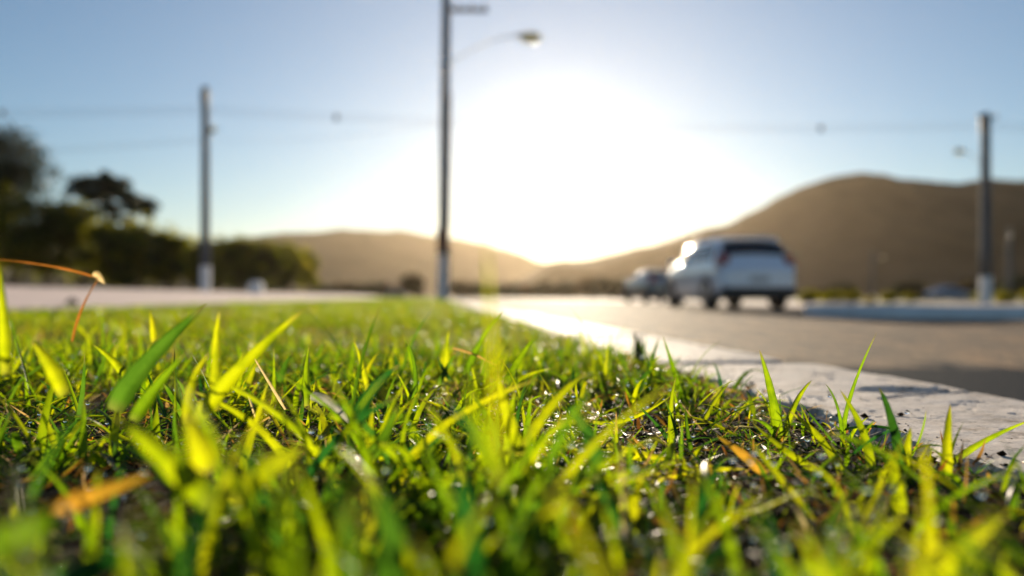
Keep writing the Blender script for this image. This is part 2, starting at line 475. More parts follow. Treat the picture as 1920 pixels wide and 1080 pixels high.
hill("hill", "dark wooded hill rising on the right behind the cars",
     [(930, 560), (985, 520), (1010, 500), (1050, 490), (1110, 484), (1180, 474), (1230, 458), (1290, 438), (1340, 430), (1390, 408), (1440, 378), (1500, 346),
      (1560, 333), (1610, 324), (1650, 333), (1690, 342), (1760, 343), (1850, 340), (1930, 346), (2100, 340), (2400, 370), (2900, 420)],
     700, M['hill'], 330, 250, 11, 12)
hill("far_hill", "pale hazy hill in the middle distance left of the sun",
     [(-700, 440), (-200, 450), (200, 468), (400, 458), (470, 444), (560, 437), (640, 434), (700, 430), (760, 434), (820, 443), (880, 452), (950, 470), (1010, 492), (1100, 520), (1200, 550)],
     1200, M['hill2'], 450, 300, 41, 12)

# ------------------------------------------------------------------ blades
def blades(base, az, length, elev, bend, width, rnd, K=5, fold=True, twist=None, flat=0.0):
    N = len(az)
    t = np.linspace(0, 1, K + 1)
    el = elev[:, None] - bend[:, None] * t[None] ** 1.4
    hd = np.stack([np.cos(az), np.sin(az)], -1)
    ds = length / K
    ch = np.cos(el); sh = np.sin(el)
    hh = np.concatenate([np.zeros((N, 1)), np.cumsum((ch[:, :-1] + ch[:, 1:]) / 2, 1)], 1) * ds[:, None]
    zz = np.concatenate([np.zeros((N, 1)), np.cumsum((sh[:, :-1] + sh[:, 1:]) / 2, 1)], 1) * ds[:, None]
    if twist is None: twist = rng.normal(0, .5, N)
    tw = twist[:, None] * t[None]
    P = np.empty((N, K + 1, 3))
    P[..., 0] = base[:, None, 0] + hd[:, None, 0] * hh
    P[..., 1] = base[:, None, 1] + hd[:, None, 1] * hh
    P[..., 2] = np.maximum(base[:, None, 2] + zz, base[:, None, 2] + .0015)
    T = np.stack([ch * hd[:, None, 0], ch * hd[:, None, 1], sh], -1)
    S0 = np.stack([-hd[:, None, 1] + 0 * ch, hd[:, None, 0] + 0 * ch, 0 * ch], -1)
    Nn = np.cross(T, S0)
    S = S0 * np.cos(tw)[..., None] + Nn * np.sin(tw)[..., None]
    N2 = np.cross(T, S)
    wp = np.minimum(1, .55 + 1.9 * t) * (1 - t) ** .62
    wp[-1] = 0.03
    W = width[:, None] * wp[None] / 2
    L = P - S * W[..., None]; R = P + S * W[..., None]
    if fold:
        Cc = P + N2 * (W * -.45)[..., None]
        V = np.stack([L, Cc, R], 2); c = 3
    else:
        V = np.stack([L, R], 2); c = 2
    V = V.reshape(-1, 3)
    b = (np.arange(N) * (K + 1) * c)[:, None, None]
    r = (np.arange(K) * c)[None, :, None]
    q = np.arange(c - 1)[None, None, :]
    i0 = (b + r + q).ravel()
    Fc = np.stack([i0, i0 + 1, i0 + 1 + c, i0 + c], -1)
    return V, Fc, np.repeat(rnd, (K + 1) * c), np.tile(np.repeat(t, c), N)

def blade_stuff(name, label, mat, parts):
    Vs, Fs, R, A = [], [], [], []; n = 0
    for V, Fc, r, a in parts:
        Vs.append(V); Fs.append(Fc + n); R.append(r); A.append(a); n += len(V)
    me = new_mesh(name, np.concatenate(Vs), np.concatenate(Fs), mat, True, {'rnd': np.concatenate(R), 'along': np.concatenate(A)})
    return tag(link(name, me), label, kind="stuff")

def scatter(n, x0, x1, y0, y1, jit=True):
    x = rng.uniform(x0, x1, n); y = rng.uniform(y0, y1, n)
    return x, y
def in_turf(x, y, m=0.0):
    u, s = unroad(x, y)
    return (u < KI - .01 - m) & (u > TURF_L + .05)

parts = []
def tufts(nt, x0, x1, y0, y1, per, Lm, Ls, Wm, K, fold, thresh, hfun=None, spread=.012, seed=50, keep=None, elm=62):
    x, y = scatter(nt, x0, x1, y0, y1)
    ok = in_turf(x, y)
    ok &= fbm(x, y, .16, seed, 3) + .25 * (rng.random(nt) - .5) > thresh
    u, s = unroad(x, y)
    ok &= rng.random(nt) < 1 - .65 * sst(KI - .14, KI, u)
    ok &= np.abs(x) < y * .80 + .25
    if keep is not None: ok &= keep(x, y)
    x = x[ok]; y = y[ok]; n = len(x)
    k = rng.integers(per[0], per[1] + 1, n)
    X = np.repeat(x, k); Y = np.repeat(y, k); N = len(X)
    ta = np.repeat(rng.uniform(0, 2 * np.pi, n), k); tr = np.repeat(rng.random(n), k); ts = np.repeat(rng.lognormal(0, .22, n), k)
    az = ta + rng.normal(0, 1.5, N)
    X = X + rng.normal(0, spread, N); Y = Y + rng.normal(0, spread, N)
    L = np.clip(rng.normal(Lm, Ls, N), Lm * .35, Lm * 2) * ts
    if hfun is not None: L = L * hfun(X, Y)
    el = np.radians(np.clip(rng.normal(elm - 8, 24, N), 4, 89))
    bd = np.radians(np.clip(rng.normal(50, 38, N), -25, 140))
    W = Wm * rng.uniform(.55, 1.25, N) * np.clip(L / Lm, .5, 1.25)
    rd = np.clip(tr * .55 + rng.random(N) * .45 + .1 * rng.normal(0, 1, N), 0, 1) ** (1.5 if y0 < .2 else 1.0)  # nearest tufts skew to darker greens: foreground shade put into the blade colour
    B = np.stack([X, Y, turf_h(X, Y) - .001], -1)
    m = in_turf(X, Y, .003)
    return blades(B[m], az[m], L[m], el[m], bd[m], W[m], rd[m], K, fold)
def near_h(x, y):
    # shorter in front of the kerb and close to the lens, so that the kerb stays in view
    ang = x / np.maximum(y, .05)
    right = sst(.06, .30, ang)
    f = 1.0 - .50 * right * (y < .75)
    f *= .75 + .5 * fbm(x, y, .12, 77, 2)
    return f * np.where(y < .34, .75, 1.0)
clear = lambda x, y: (np.hypot(x, y) > .13) & ((y > .48) | (fbm(x, y, .09, 95, 2) > .40))
parts.append(tufts(2300, -1.0, .9, .10, 1.5, (3, 6), .050, .016, .0058, 7, True, .40, near_h, .010, 50, clear))
parts.append(tufts(700, -1.0, .9, .12, 1.3, (2, 4), .060, .014, .0072, 7, True, .42, near_h, .010, 57, clear, 70))
parts.append(tufts(7000, -1.3, .9, .10, 1.7, (3, 7), .030, .010, .0040, 5, True, .38, near_h, .014, 51, clear, 45))
parts.append(tufts(15000, -3.0, 1.2, 1.5, 4.2, (3, 7), .034, .013, .0048, 4, False, .465, lambda x, y: .5 + 1.0 * fbm(x, y, .3, 88, 3), .018, 52))
parts.append(tufts(24000, -5, .6, 4.0, 12, (3, 5), .036, .012, .0075, 3, False, .45, lambda x, y: .4 + 1.3 * fbm(x, y, .7, 89, 3), .03, 53))
parts.append(tufts(26000, -9, .6, 12, 48, (3, 4), .045, .012, .014, 3, False, .33, None, .05, 54))
parts.append(tufts(550, -.5, .5, .12, .52, (3, 6), .036, .012, .0052, 6, True, .45, near_h, .012, 58, clear, 60))
parts.append(tufts(3000, -.3, .9, .55, 1.7, (3, 6), .028, .010, .0046, 5, True, .40, near_h, .012, 59, clear, 40))
blade_stuff("turf_grass", "short green turf lit through by the low sun", M['grass'], parts)

# dry straw, dead blades
def litter(n, x0, x1, y0, y1, Lm, Wm, K=4, thr=0):
    x, y = scatter(n, x0, x1, y0, y1); m = in_turf(x, y, -.005) & (np.abs(x) < y * .8 + .25) & (np.hypot(x, y) > .12)
    if thr: m &= fbm(x, y, .16, 50, 3) < thr
    x = x[m]; y = y[m]; n = len(x)
    B = np.stack([x, y, turf_h(x, y) + rng.uniform(0, .008, n)], -1)
    return blades(B, rng.uniform(0, 2 * np.pi, n), Lm * rng.uniform(.4, 1.6, n), np.radians(rng.normal(14, 16, n)), np.radians(rng.normal(18, 25, n)),
                  Wm * rng.uniform(.4, 1.4, n), rng.random(n), K, False)
blade_stuff("dry_straw", "dry straw and dead blades lying in the turf", M['straw'],
            [litter(26000, -1.1, .9, .1, 1.6, .022, .0013), litter(9000, -1.1, .9, .1, 1.6, .020, .0040, 3), litter(2500, -1.1, .9, .1, 1.6, .035, .0030),
             litter(16000, -2.5, .9, 1.6, 4.5, .04, .0036, 3), litter(5000, -5, .5, 4.5, 14, .06, .008, 3)])
blade_stuff("amber_dead_leaves", "scattered amber dead leaves among the grass", M['amber'],
            [litter(900, -1.1, .9, .12, 1.6, .022, .0048), litter(700, -3, .9, 1.4, 6, .035, .006, 3)])

def runners(n, x0, x1, y0, y1, Lm, Wm, K=8):
    x, y = scatter(n, x0, x1, y0, y1); m = in_turf(x, y, .01) & (np.abs(x) < y * .8 + .25) & (np.hypot(x, y) > .14)
    x = x[m]; y = y[m]; n = len(x)
    B = np.stack([x, y, turf_h(x, y) + rng.uniform(.002, .014, n)], -1)
    return blades(B, rng.uniform(0, 2 * np.pi, n), Lm * rng.uniform(.5, 1.5, n), np.radians(rng.normal(30, 14, n)), np.radians(rng.normal(42, 22, n)),
                  Wm * rng.uniform(.5, 1.4, n), rng.random(n), K, True)
blade_stuff("sprawling_turf_blades", "flattened arching grass blades tangled in the turf", M['grass'],
            [runners(2600, -1.1, .9, .14, 1.6, .055, .0050), runners(6000, -2.6, .9, 1.5, 4.5, .055, .006, 5)])

# soil crumbs and pebbles
def crumbs(name, label, n, region, r0, r1, mat, flat=.7, zf=None):
    x0, x1, y0, y1 = region
    x, y = scatter(n, x0, x1, y0, y1)
    m = (np.abs(x) < y * .8 + .25) & (np.hypot(x, y) > .12)
    u, s = unroad(x, y)
    m &= in_turf(x, y, -.02) if zf is None else (u > KI + .01) & (u < KO - .02)
    x = x[m]; y = y[m]; n = len(x)
    oc = np.array([(1, 0, 0), (.3, .9, 0), (-.8, .5, 0), (-.7, -.6, 0), (.4, -.9, 0), (.1, .1, 1), (0, -.1, -1)], float)
    fc = np.array([(0, 1, 5), (1, 2, 5), (2, 3, 5), (3, 4, 5), (4, 0, 5), (1, 0, 6), (2, 1, 6), (3, 2, 6), (4, 3, 6), (0, 4, 6)])
    a = rng.uniform(0, 6.28, n); r = r0 * (r1 / r0) ** (rng.random(n) ** 2.2)
    ca, sa = np.cos(a)[:, None], np.sin(a)[:, None]
    j = oc[None] * rng.uniform(.6, 1.3, (n, 7, 1))
    V = np.stack([j[..., 0] * ca - j[..., 1] * sa, j[..., 0] * sa + j[..., 1] * ca, j[..., 2] * flat], -1) * r[:, None, None]
    z = turf_h(x, y) if zf is None else zf(x, y)
    V += np.stack([x, y, z + r * .3], -1)[:, None]
    Fc = (fc[None] + (np.arange(n) * 7)[:, None, None]).reshape(-1, 3)
    tag(link(name, new_mesh(name, V.reshape(-1, 3), Fc, mat)), label, kind="stuff")
crumbs("soil_crumbs", "brown crumbs of soil between the grass blades", 16000, (-1.1, .9, .1, 1.8), .0008, .0055, M['soil'])
M['grit'] = simple("pale_grit", (.38, .25, .13), .6, var=.5, scale=200)
crumbs("pale_grit", "pale grit scattered in the turf", 2600, (-1.1, .9, .1, 2.2), .0006, .0028, M['grit'])

# ------------------------------------------------------------------ kerb
KTOP = .006
def kerb_top(U, S):
    X = U * CT - S * ST; Y = S * CT + U * ST
    z = KTOP + .0010 * (fbm(X, Y, .05, 61, 4) - .5) * 2 + .006 * (fbm(X, Y, .3, 62, 2) - .5)
    # worn edges, turf side eaten away more
    ei = KI + .004 + .030 * np.clip(fbm(S * 0 + 1, S, .10, 66, 3) - .38, 0, 1) * 2
    z = z - .020 * sst(ei + .012, ei - .004, U)
    eo = KO - .004 - .02 * np.clip(fbm(S * 0 + 5, S, .13, 67, 3) - .5, 0, 1) * 2
    z = z - .02 * sst(eo - .014, eo + .006, U)
    # pits
    p = fbm(X, Y, .018, 71, 2); z = z - .0012 * sst(.22, .12, p)
    z = z + .0009 * (fbm(X, Y, .016, 76, 3) - .5)
    # crack across the nearest stone
    cr = np.abs((S - .86) - .35 * (U - .5) - .03 * (fbm(U, S, .05, 80, 3) - .5)); z = z - .008 * sst(.007, .002, cr) * (U > .5)
    # broken hollow
    hx = np.hypot((U - .575) / 1.7, (S - 0.93)); z = z - .014 * sst(.034, .018, hx + .022 * (fbm(X, Y, .02, 81, 3) - .5))
    return z
kerb = thing("kerb", "rough pale concrete kerb of separate stones between turf and road", "kerb")
def kerb_stone(s0, s1, du, ds_, dz=0, skew=0):
    nu = max(6, int((KO - KI) / du)); ns = max(4, int((s1 - s0) / ds_))
    us = np.linspace(KI, KO, nu + 1); ss = np.linspace(s0, s1, ns + 1)
    U, S = np.meshgrid(us, ss)
    Sk = S + skew * (U - KI) * np.clip(1 - (S - s0) / .5, 0, 1)
    Z = kerb_top(U, S) + dz
    endd = np.minimum(S - s0, s1 - S)
    Z = Z - .012 * sst(.012, 0, endd) * (1 + fbm(U, S, .05, 91, 2))
    X = U * CT - Sk * ST; Y = Sk * CT + U * ST
    V = np.stack([X, Y, Z], -1)
    top = V.reshape(-1, 3)
    i = np.arange(ns)[:, None] * (nu + 1) + np.arange(nu)[None]
    Fc = [tuple(q) for q in np.stack([i, i + 1, i + nu + 2, i + nu + 1], -1).reshape(-1, 4)]
    # skirt
    rim = [(0, j) for j in range(nu + 1)] + [(k, nu) for k in range(1, ns + 1)] + [(ns, j) for j in range(nu - 1, -1, -1)] + [(k, 0) for k in range(ns - 1, 0, -1)]
    n0 = len(top)
    low = [(V[a, b, 0], V[a, b, 1], -.22) for a, b in rim]
    idx = [a * (nu + 1) + b for a, b in rim]
    m = len(rim)
    for q in range(m):
        Fc.append((idx[q], n0 + q, n0 + (q + 1) % m, idx[(q + 1) % m]))
    me = new_mesh("kerb_stone", np.concatenate([top, np.array(low)]), Fc, M['kerb'], False)
    link("kerb_stone", me, kerb)
crumbs("soil_on_kerb", "brown soil spilt over the turf-side edge of the kerb", 9000, (.1, .75, .25, 2.6), .0008, .0050, M['soil'], .6,
       lambda x, y: np.where(rng.random(len(x)) < np.exp(-(unroad(x, y)[0] - KI) / .03), kerb_top(*unroad(x, y)), -.3))
s = -.72
k = 0
while s < 46:
    L = 1.0 if k else 1.0
    if k == 0: kerb_stone(-.7, .30, .01, .02)
    elif k == 1: kerb_stone(.312, 1.32, .0045, .0045)
    elif k == 2: kerb_stone(1.37, 2.36, .008, .009, -.004, .25)
    elif k < 6: kerb_stone(s, s + .985, .02, .03, random.uniform(-.004, .004))
    else: kerb_stone(s, s + .985, .045, .12, random.uniform(-.006, .006))
    s = {0: .31, 1: 1.36, 2: 2.375}.get(k, s + 1.0)
    k += 1
crumbs("kerb_crumbs", "loose concrete crumbs lying on the kerb", 420, (-.2, 1.2, .3, 2.4), .0008, .0045, M['grit'], .7,
       lambda x, y: kerb_top(*unroad(x, y)))

# ------------------------------------------------------------------ hero tufts: blades traced in the plane where each stands
def gd(py):  # distance of a ground point seen at that row
    return CAMZ * F / (py - HZ)
def hero_mesh(pts, wpx, mat, rnd, face=0.0, K=12, name="blade"):
    """pts: (px,py,d) of base, optional middle, tip"""
    P = [np.array(pix(*p)) for p in pts]
    d0 = pts[0][2]
    if len(P) == 2:
        mid = (P[0] + P[1]) / 2 + np.array([(P[1] - P[0])[2] * .06, 0, .04 * np.linalg.norm(P[1] - P[0])])
        P = [P[0], mid, P[1]]
    t = np.linspace(0, 1, K + 1)[:, None]
    if len(P) == 3:
        c = 2 * P[1] - (P[0] + P[2]) / 2
        Q = (1 - t) ** 2 * P[0] + 2 * t * (1 - t) * c + t * t * P[2]
    else:
        kk = np.linspace(0, 1, len(P)); Q = np.stack([np.interp(t[:, 0], kk, [p[i] for p in P]) for i in range(3)], -1)
        for _ in range(2): Q[1:-1] = (Q[:-2] + 2 * Q[1:-1] + Q[2:]) / 4
    T = np.gradient(Q, axis=0); T /= np.linalg.norm(T, axis=1)[:, None]
    vd = Q - np.array([0, 0, CAMZ]); vd /= np.linalg.norm(vd, axis=1)[:, None]
    S = np.cross(T, vd); S /= np.linalg.norm(S, axis=1)[:, None]
    N_ = np.cross(T, S)
    a = face + .35 * (t - .5)
    S2 = S * np.cos(a) + N_ * np.sin(a); N2 = np.cross(T, S2)
    W = wpx / F * d0 / 2
    wp = np.minimum(1, .6 + 1.7 * t) * (1 - t) ** .6; wp[-1] = .02
    wob = 1 + .05 * np.sin(t * 23 + rnd * 40)
    H = W * wp * wob
    fo = .75
    V = np.stack([Q - S2 * H, Q - S2 * H * .5 + N2 * H * .42 * fo, Q + N2 * H * fo, Q + S2 * H * .5 + N2 * H * .42 * fo, Q + S2 * H], 1).reshape(-1, 3)
    i = (np.arange(K)[:, None] * 5 + np.arange(4)[None]).ravel()
    Fc = np.stack([i, i + 1, i + 6, i + 5], -1)
    return V, Fc, np.full(len(V), rnd), np.repeat(t[:, 0], 5)
ACROSS = np.tile([-1, -.5, 0, .5, 1], 13)
def hero(label, bl, cat="grass tuft", name="grass_tuft", group=None, base=None):
    b0 = pix(*bl[0][0][0]); 
    z0 = float(turf_h(np.array([b0.x]), np.array([b0.y]))[0])
    root = thing(name, label, cat, (b0.x, b0.y, z0), 0, group)
    off = np.array([b0.x, b0.y, z0])
    for pts, wpx, rnd, *rest in bl:
        mat = M[rest[0]] if rest else M['grass']
        V, Fc, R, A = hero_mesh(pts, wpx, mat, rnd, rest[1] if len(rest) > 1 else random.uniform(-.9, .9))
        nm = 'blade' if not (len(rest) > 2) else rest[2]
        link(nm, new_mesh(nm, V - off, Fc, mat, True, {'rnd': R, 'along': A, 'across': ACROSS}), root)
    return root
hero("upright two-bladed green tuft standing before the kerb's broken edge", [
    ([(1462, 835, .645), (1448, 745, .65), (1424, 656, .66)], 24, .45, 'grass', .2),
    ([(1466, 832, .645), (1490, 760, .66), (1522, 713, .67)], 18, .6),
    ([(1462, 838, .645), (1440, 800, .64), (1408, 786, .62)], 12, .3)])
hero("tuft with the tallest thin arching blade, standing against the kerb", [
    ([(1581, 850, .62), (1592, 752, .63), (1644, 623, .64)], 13, .35, 'grass', .5),
    ([(1580, 850, .62), (1572, 770, .62), (1547, 719, .63)], 11, .3, 'grass', .7),
    ([(1581, 852, .62), (1530, 790, .63), (1499, 754, .64)], 9, .15, 'grass', .8),
    ([(1586, 850, .62), (1600, 810, .62), (1628, 782, .62)], 10, .5)])
hero("wide-bladed tuft leaning left in front of the kerb, below the arching blade", [
    ([(1634, 893, .53), (1618, 810, .55), (1575, 731, .57)], 22, .6, 'grass', .1),
    ([(1580, 893, .53), (1545, 830, .55), (1480, 770, .57)], 24, .75, 'grass', .2),
    ([(1560, 900, .52), (1480, 850, .54), (1408, 790, .58)], 20, .7, 'grass', .1)])
hero("dark tuft with a browned blade tip before the kerb", [
    ([(1697, 920, .49), (1675, 800, .51), (1648, 726, .53)], 27, .05, 'grass', .3),
    ([(1697, 905, .50), (1700, 850, .50), (1708, 800, .51)], 24, .8, 'grass', .1),
    ([(1690, 990, .42), (1680, 900, .43), (1668, 850, .44)], 34, .7, 'grass', .1),
    ([(1640, 930, .47), (1655, 890, .48), (1672, 860, .48)], 20, .9)])
hero("short broad tuft with a long low blade reaching over the kerb at the right edge", [
    ([(1776, 900, .50), (1776, 830, .51), (1782, 757, .53)], 26, .85, 'grass', .0),
    ([(1776, 875, .55), (1850, 825, .57), (1940, 785, .58)], 16, .5, 'grass', .3),
    ([(1770, 905, .50), (1745, 930, .47), (1735, 970, .44)], 15, .2)])
hero("tuft of slim blades growing at the turf edge left of the kerb stone", [
    ([(1309, 812, .69), (1335, 760, .72), (1371, 712, .75)], 17, .65),
    ([(1262, 840, .63), (1258, 770, .64), (1268, 704, .66)], 15, .55, 'grass', .3),
    ([(1270, 852, .61), (1235, 800, .62), (1189, 755, .63)], 13, .05, 'grass', .5),
    ([(1275, 850, .61), (1265, 800, .62), (1246, 748, .63)], 12, .1),
    ([(1300, 860, .59), (1290, 815, .60), (1285, 760, .62)], 16, .2)])
hero("green blade pointing up right just below the bright end of the kerb", [
    ([(868, 715, .86), (902, 640, .88), (944, 582, .90)], 17, .30, 'grass', .3),
    ([(838, 715, .86), (838, 660, .87), (842, 618, .88)], 16, .75, 'grass', .2),
    ([(820, 725, .84), (838, 690, .85), (856, 660, .86)], 12, .2),
    ([(845, 715, .85), (830, 690, .85), (820, 668, .86)], 11, .02),
    ([(849, 653, .84), (890, 665, .84), (930, 686, .84)], 8, .6, 'straw')])
hero("pair of blades in the middle of the turf beside the blurred upright stalk", [
    ([(948, 722, .80), (970, 680, .82), (1007, 625, .84)], 21, .4, 'grass', .3),
    ([(955, 730, .80), (985, 705, .82), (1040, 690, .84)], 12, .7)])
hero("slender blade with a bent pale tip in the middle of the turf", [
    ([(768, 780, .72), (779, 700, .73), (760, 634, .74)], 15, .25, 'grass', .4),
    ([(775, 780, .72), (765, 740, .72), (745, 700, .72)], 12, .6),
    ([(690, 735, .78), (678, 680, .79), (662, 636, .80)], 14, .8),
    ([(690, 760, .76), (665, 730, .76), (648, 712, .76)], 14, .5)])
hero("blurred dark teal leaf tilted right, left of the middle", [
    ([(668, 800, .46), (695, 735, .47), (750, 684, .48)], 34, .0, 'grass', .2),
    ([(690, 860, .44), (720, 820, .45), (745, 760, .46)], 34, .2)])
hero("blurred bright fan of blades in the middle of the foreground", [
    ([(975, 850, .44), (1035, 760, .46), (1098, 700, .48)], 26, .85, 'grass', .2),
    ([(1121, 900, .42), (1100, 810, .43), (1050, 750, .44)], 38, .05, 'grass', .0),
    ([(975, 850, .44), (950, 770, .44), (935, 700, .45)], 30, .8, 'grass', .1),
    ([(985, 860, .42), (1050, 800, .44), (1115, 790, .46)], 20, .9)])
hero("tall hazy yellow stalk rising close to the lens in front of the sun glare", [
    ([(936, 860, .23), (922, 640, .23), (913, 440, .24)], 18, .9, 'grass', .0),
    ([(940, 900, .23), (900, 800, .23), (880, 700, .24)], 34, .5, 'grass', .1)])
hero("long yellow-green blades lying low across the foreground right of the middle", [
    ([(1138, 836, .56), (1270, 870, .54), (1405, 880, .52)], 26, .9, 'grass', .1),
    ([(1180, 908, .50), (1280, 888, .49), (1395, 878, .48)], 22, 1.0, 'grass', .1),
    ([(1175, 1000, .37), (1190, 940, .38), (1205, 890, .38)], 34, .9, 'grass', .0),
    ([(1110, 790, .66), (1180, 785, .66), (1260, 740, .68)], 14, .8)])
hero("broad dark green blade leaning right, left side of the turf", [
    ([(215, 770, .46), (275, 680, .47), (388, 570, .49)], 50, .12, 'grass', .15),
    ([(250, 790, .45), (290, 730, .46), (350, 660, .47)], 34, .3)])
hero("bright broad blade pointing up right with an upright blade beside it", [
    ([(360, 800, .45), (450, 690, .46), (570, 580, .48)], 38, .75, 'grass', .1),
    ([(405, 770, .46), (404, 660, .47), (412, 582, .47)], 24, .85, 'grass', .1),
    ([(350, 800, .45), (360, 720, .46), (395, 660, .47)], 24, .9)])
hero("small pale-edged blades leaning left on the left side", [
    ([(240, 712, .76), (210, 675, .77), (173, 645, .78)], 19, .7, 'grass', .1),
    ([(288, 640, .95), (286, 610, .95), (281, 580, .96)], 14, .95, 'grass', .1),
    ([(152, 740, .7), (158, 710, .7), (165, 690, .7)], 10, .5)])
hero("upright blade beside a bleached curled leaf, left of the middle", [
    ([(575, 762, .64), (574, 700, .65), (580, 648, .66)], 17, .45, 'grass', .3),
    ([(535, 768, .64), (500, 710, .64), (464, 650, .65)], 7, .9, 'straw'),
    ([(480, 785, .62), (470, 755, .62), (462, 735, .62)], 8, .9, 'straw'),
    ([(585, 742, .56), (625, 760, .55), (655, 795, .54)], 26, .5, 'palestraw', .0)])
hero("large blurred blade leaning left in the left foreground", [
    ([(400, 950, .30), (310, 860, .31), (215, 780, .32)], 62, .6, 'grass', .0),
    ([(388, 880, .32), (372, 830, .32), (352, 775, .33)], 60, .85, 'grass', .0),
    ([(430, 940, .30), (500, 880, .31), (572, 840, .32)], 66, .75, 'grass', .0)])
hero("blurred orange dead leaf lying in the left foreground", [
    ([(70, 968, .30), (170, 930, .30), (285, 890, .31)], 48, .6, 'amber', .0),
    ([(60, 965, .30), (20, 985, .29), (-20, 975, .28)], 40, .3, 'amber')], "dead leaf", "dead_leaf")
hero("tall bright blade at the left edge of the frame", [
    ([(10, 700, .42), (6, 590, .42), (-6, 480, .43)], 26, .7, 'grass', .0),
    ([(120, 740, .44), (90, 680, .44), (60, 640, .45)], 34, .8)])
hero("bent dry stalk with a seed head hanging over the left bank", [
    ([(135, 640, .9), (155, 575, .9), (186, 522, .9)], 6, .0, 'straw', .0, 'stalk'),
    ([(186, 522, .9), (100, 500, .9), (-10, 486, .9)], 5, .0, 'straw', .0, 'stalk'),
    ([(176, 512, .9), (186, 520, .9), (196, 532, .9)], 18, .9, 'straw', .0, 'seed_head')], "dry stalk", "dry_stalk")
hero("orange dead blade in front of the long low blades", [
    ([(1435, 890, .50), (1390, 850, .51), (1345, 818, .52)], 26, .7, 'amber', .1)], "dead leaf", "dead_leaf")
hero("very blurred dark green blades at the bottom middle", [
    ([(720, 1130, .24), (735, 1000, .24), (700, 900, .25)], 70, .1, 'grass', .1),
    ([(880, 1120, .25), (880, 980, .25), (850, 860, .26)], 60, .0, 'grass', .1),
    ([(990, 1120, .27), (960, 1020, .27), (930, 930, .28)], 44, .35, 'grass', .1)])
hero("very blurred dark blades at the bottom left corner", [
    ([(-20, 1040, .22), (60, 990, .22), (130, 960, .23)], 80, .25, 'grass', .0),
    ([(100, 1110, .24), (190, 1060, .24), (260, 1040, .25)], 70, .0, 'grass', .0)])
hero("blurred yellow-green blades at the bottom right", [
    ([(1730, 1100, .28), (1800, 1030, .28), (1890, 960, .29)], 60, .85, 'grass', .0),
    ([(1600, 1110, .30), (1620, 1040, .30), (1700, 960, .31)], 44, .7, 'grass', .1),
    ([(1500, 1060, .30), (1560, 1070, .30), (1650, 1060, .31)], 46, .4, 'grass', .1)])
hero("dark tuft growing in the broken joint of the kerb", [
    ([(1196, 700, 1.30), (1196, 660, 1.31), (1188, 620, 1.32)], 20, .0, 'leaf_dark'),
    ([(1199, 700, 1.30), (1201, 660, 1.31), (1200, 628, 1.32)], 18, .0, 'leaf_dark'),
    ([(1200, 700, 1.30), (1206, 665, 1.31), (1210, 632, 1.32)], 10, .05),
    ([(1192, 700, 1.30), (1180, 672, 1.31), (1172, 650, 1.32)], 9, .1, 'straw')])

# blades standing close to the lens, thrown far out of focus
def near_blades():
    r = random.Random(31)
    parts_ = []
    for i in range(80):
        d = r.uniform(.14, .34)
        px = r.uniform(-60, 1980)
        right = max(0, min(1, (px - 1150) / 350))
        top = r.uniform(820 + 90 * right, 1080)
        ln = r.uniform(-240, 240) * .3 / d * .6
        b = (px, HZ + (CAMZ + .0) * F / d, d)
        V, Fc, R_, A = hero_mesh([b, (px + ln * .35, (b[1] + top) / 2 - 20, d), (px + ln, top, d + r.uniform(-.02, .03))], r.uniform(16, 30) * .3 / d, None, min(1, max(0, r.gauss(.32, .35))), r.uniform(-.8, .8))
        parts_.append((V, Fc, R_, A))
    for i in range(85):
        d = r.uniform(.27, .50)
        px = r.uniform(-40, 1960) if i < 40 else r.gauss(880, 220)
        right = max(0, min(1, (px - 1150) / 250))
        top = r.uniform(690, 960) + 190 * right
        ln = r.uniform(-290, 290)
        b = (px, min(1150, HZ + CAMZ * F / d), d)
        V, Fc, R_, A = hero_mesh([b, (px + ln * .3, (b[1] + top) / 2 - 15, d), (px + ln, top, d + r.uniform(-.03, .03))], r.uniform(14, 29) * .4 / d, None, min(1, max(0, r.gauss(.5, .35))), r.uniform(-.8, .8))
        parts_.append((V, Fc, R_, A))
    blade_stuff("near_turf_blades", "blurred grass blades close to the lens", M['grass'], parts_)
near_blades()

# dew: small drops standing on blades
def dew():
    M['dew'] = simple("dew", (.95, .97, 1.0), .02, metal=0.0, var=.0)
    bs = [n for n in M['dew'].node_tree.nodes if n.type == 'BSDF_PRINCIPLED'][0]
    bs.inputs['Transmission Weight'].default_value = 1.0; bs.inputs['IOR'].default_value = 1.33
    mb = MB()
    for _ in range(420):
        d = .25 + 1.1 * random.random() ** 1.3; px = random.uniform(30, 1890)
        p = pix(px, 600, d)
        u, s_ = unroad(p.x, p.y)
        if u > KI - .03: continue
        z = random.uniform(.008, .04)
        r = random.uniform(.0008, .0022)
        mb.ell((p.x, p.y, z), (r, r, r * .9), 12, 8)
    return tag(mb.build("dew_drops", M['dew'], None, True), "dew drops glinting on the grass", kind="stuff")
dew()

